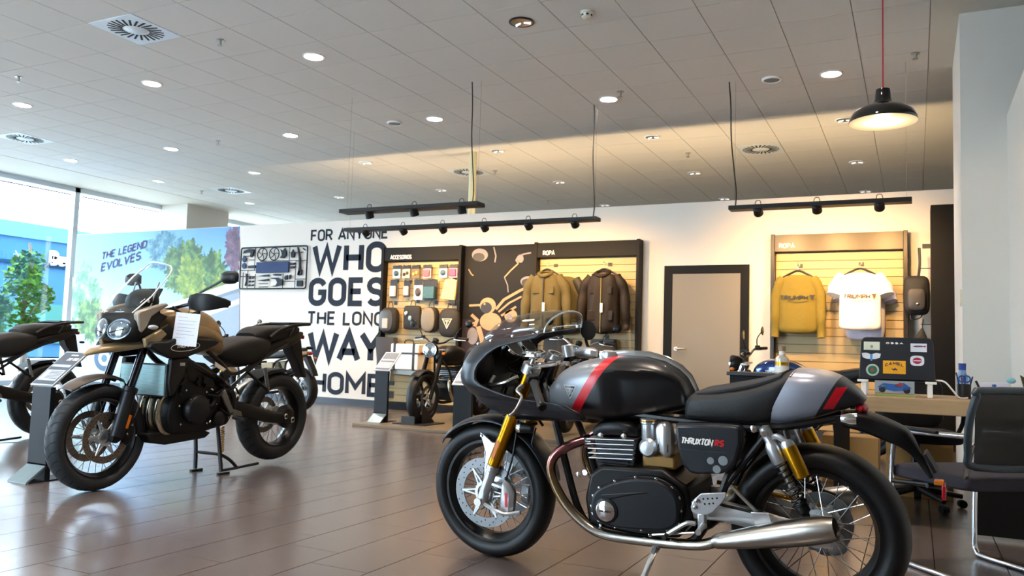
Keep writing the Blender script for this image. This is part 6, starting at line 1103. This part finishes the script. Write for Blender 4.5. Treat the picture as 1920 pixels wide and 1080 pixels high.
# ------------------------------------------------------------------ chairs
vc = thing('visitor_chair', 'cantilever chair with chrome tube frame, navy seat and dark mesh back', 'chair', (.225, 4.33, 0), (0, 0, radians(129.3)))
M_navyf = mat('navy_upholstery', '#23212e', .8, bump=.3, bscale=400)
for s in (1, -1):
    MB().tube(catmull([(-.30, s*.235, .014), (-.05, s*.235, .014), (.18, s*.235, .014), (.228, s*.235, .03), (.24, s*.235, .10), (.23, s*.238, .40), (.19, s*.25, .59), (.15, s*.25, .615), (-.05, s*.25, .622), (-.25, s*.245, .63)], 6), .0125, 12).build('chrome_frame', M_chrome, vc, 60)
    MB().bx(-.10, .14, s*.25-.022, s*.25+.022, .622, .64).build('arm_pad', M_plast, vc, bev=.008)
    MB().tube([(-.18, s*.20, .42), (-.26, s*.225, .60)], .011, 8).build('back_strut', M_chrome, vc)
MB().tube([(-.30, -.235, .014), (-.32, 0, .014), (-.30, .235, .014)], .0125, 10).build('rear_floor_tube', M_chrome, vc); MB().tube([(.0, -.235, .385), (.0, .235, .385)], .012, 8).build('seat_crossbar', M_frame, vc); MB().tube([(.233, -.237, .37), (.0, -.2, .385), (.0, .2, .385), (.233, .237, .37)], .011, 8).build('seat_rail', M_frame, vc)
MB().body(dense([((.25, .43), (.25, .40), .20), ((.235, .455), (.24, .385), .225), ((.10, .465), (.10, .385), .235), ((-.10, .46), (-.10, .385), .23), ((-.21, .455), (-.21, .39), .215), ((-.225, .44), (-.225, .40), .19)]), 28, .4).build('seat', M_navyf, vc, 40)
bkp = [(-.19, .50), (-.235, .56), (-.245, .70), (-.225, .80), (-.20, .825), (.20, .825), (.225, .80), (.245, .70), (.235, .56), (.19, .50)]
def bk(y, z, d=0.): return (-.245-.16*(z-.5)-.05*(1-(y/.25)**2)*0+.0+.18*y*y+d, y, z)
bf = MB().tube([bk(p.x, p.z) for p in catmull([(a, 0, b) for a, b in bkp], 4, True)], .0165, 10, True).build('back_frame', mat('slate_frame', '#2c3842', .45), vc, 60)
MB().grid(lambda u, v: bk((u-.5)*.46*(1-.12*(1-v)), .50+.325*v), 10, 8).build('back_mesh', glass('mesh_fabric', '#2a2c30', .15, .6), bf, 60)
oc = thing('office_chair', 'black swivel office chair with five star base under the desk', 'chair', (.0, 6.08, 0), (0, 0, radians(-80)))
for k in range(5):
    a = 2*pi*k/5+.42; d = Vector((cos(a), sin(a), 0)); l_g = MB().tube([d*.03+Vector((0, 0, .115)), d*.28+Vector((0, 0, .075))], [.024, .016], 8).build('base_leg', M_plast, oc); MB().lathe([(0, -.022), (.026, -.022), (.028, -.005), (.028, .005), (.026, .022), (0, .022)], d*.28+Vector((0, 0, .028)), d.cross(Vector((0, 0, 1))), 14).build('castor', M_plast, l_g)
MB().cyl((0, 0, .10), (0, 0, .42), .028, 12).build('gas_lift', M_frame, oc); MB().body(dense([((.24, .47), (.24, .44), .20), ((.2, .50), (.2, .42), .24), ((-.18, .50), (-.18, .42), .24), ((-.23, .48), (-.23, .44), .2)]), 22, .4).build('seat', M_navyf, oc, 40); MB().body(dense([((-.22, .80), (-.20, .50), .02), ((-.245, .83), (-.225, .49), .2), ((-.28, .84), (-.26, .49), .21), ((-.30, .81), (-.28, .52), .18)]), 22, .4).build('backrest', M_plast, oc, 40)
for s in (1, -1): MB().tube(catmull([(.0, s*.24, .46), (.0, s*.28, .55), (.02, s*.28, .64)], 3), .014, 8).build('arm_post', M_plast, oc); MB().bx(-.12, .12, s*.28-.035, s*.28+.035, .635, .66).build('arm_pad', M_plast, oc, bev=.01)
# cardboard boxes under / behind the desk
for x, y, w_, d, h, lb in ((.02, 6.6, .42, .35, .42, 'brown cardboard box on the floor behind the office chair'), (-.45, 6.95, .40, .35, .36, 'brown cardboard box on the floor beside the bigger box')):
    t = thing('cardboard_box', lb, 'box', (x, y, 0)); MB().bx(-w_/2, w_/2, -d/2, d/2, 0, h).build('carton', mat('cardboard', '#9a7440', .8, var=.1), t, 0, bev=.004); MB().bx(-w_/2-.001, w_/2+.001, -.025, .025, .0, h+.001).build('tape', mat('parcel_tape', '#b08a54', .4), t, 0)
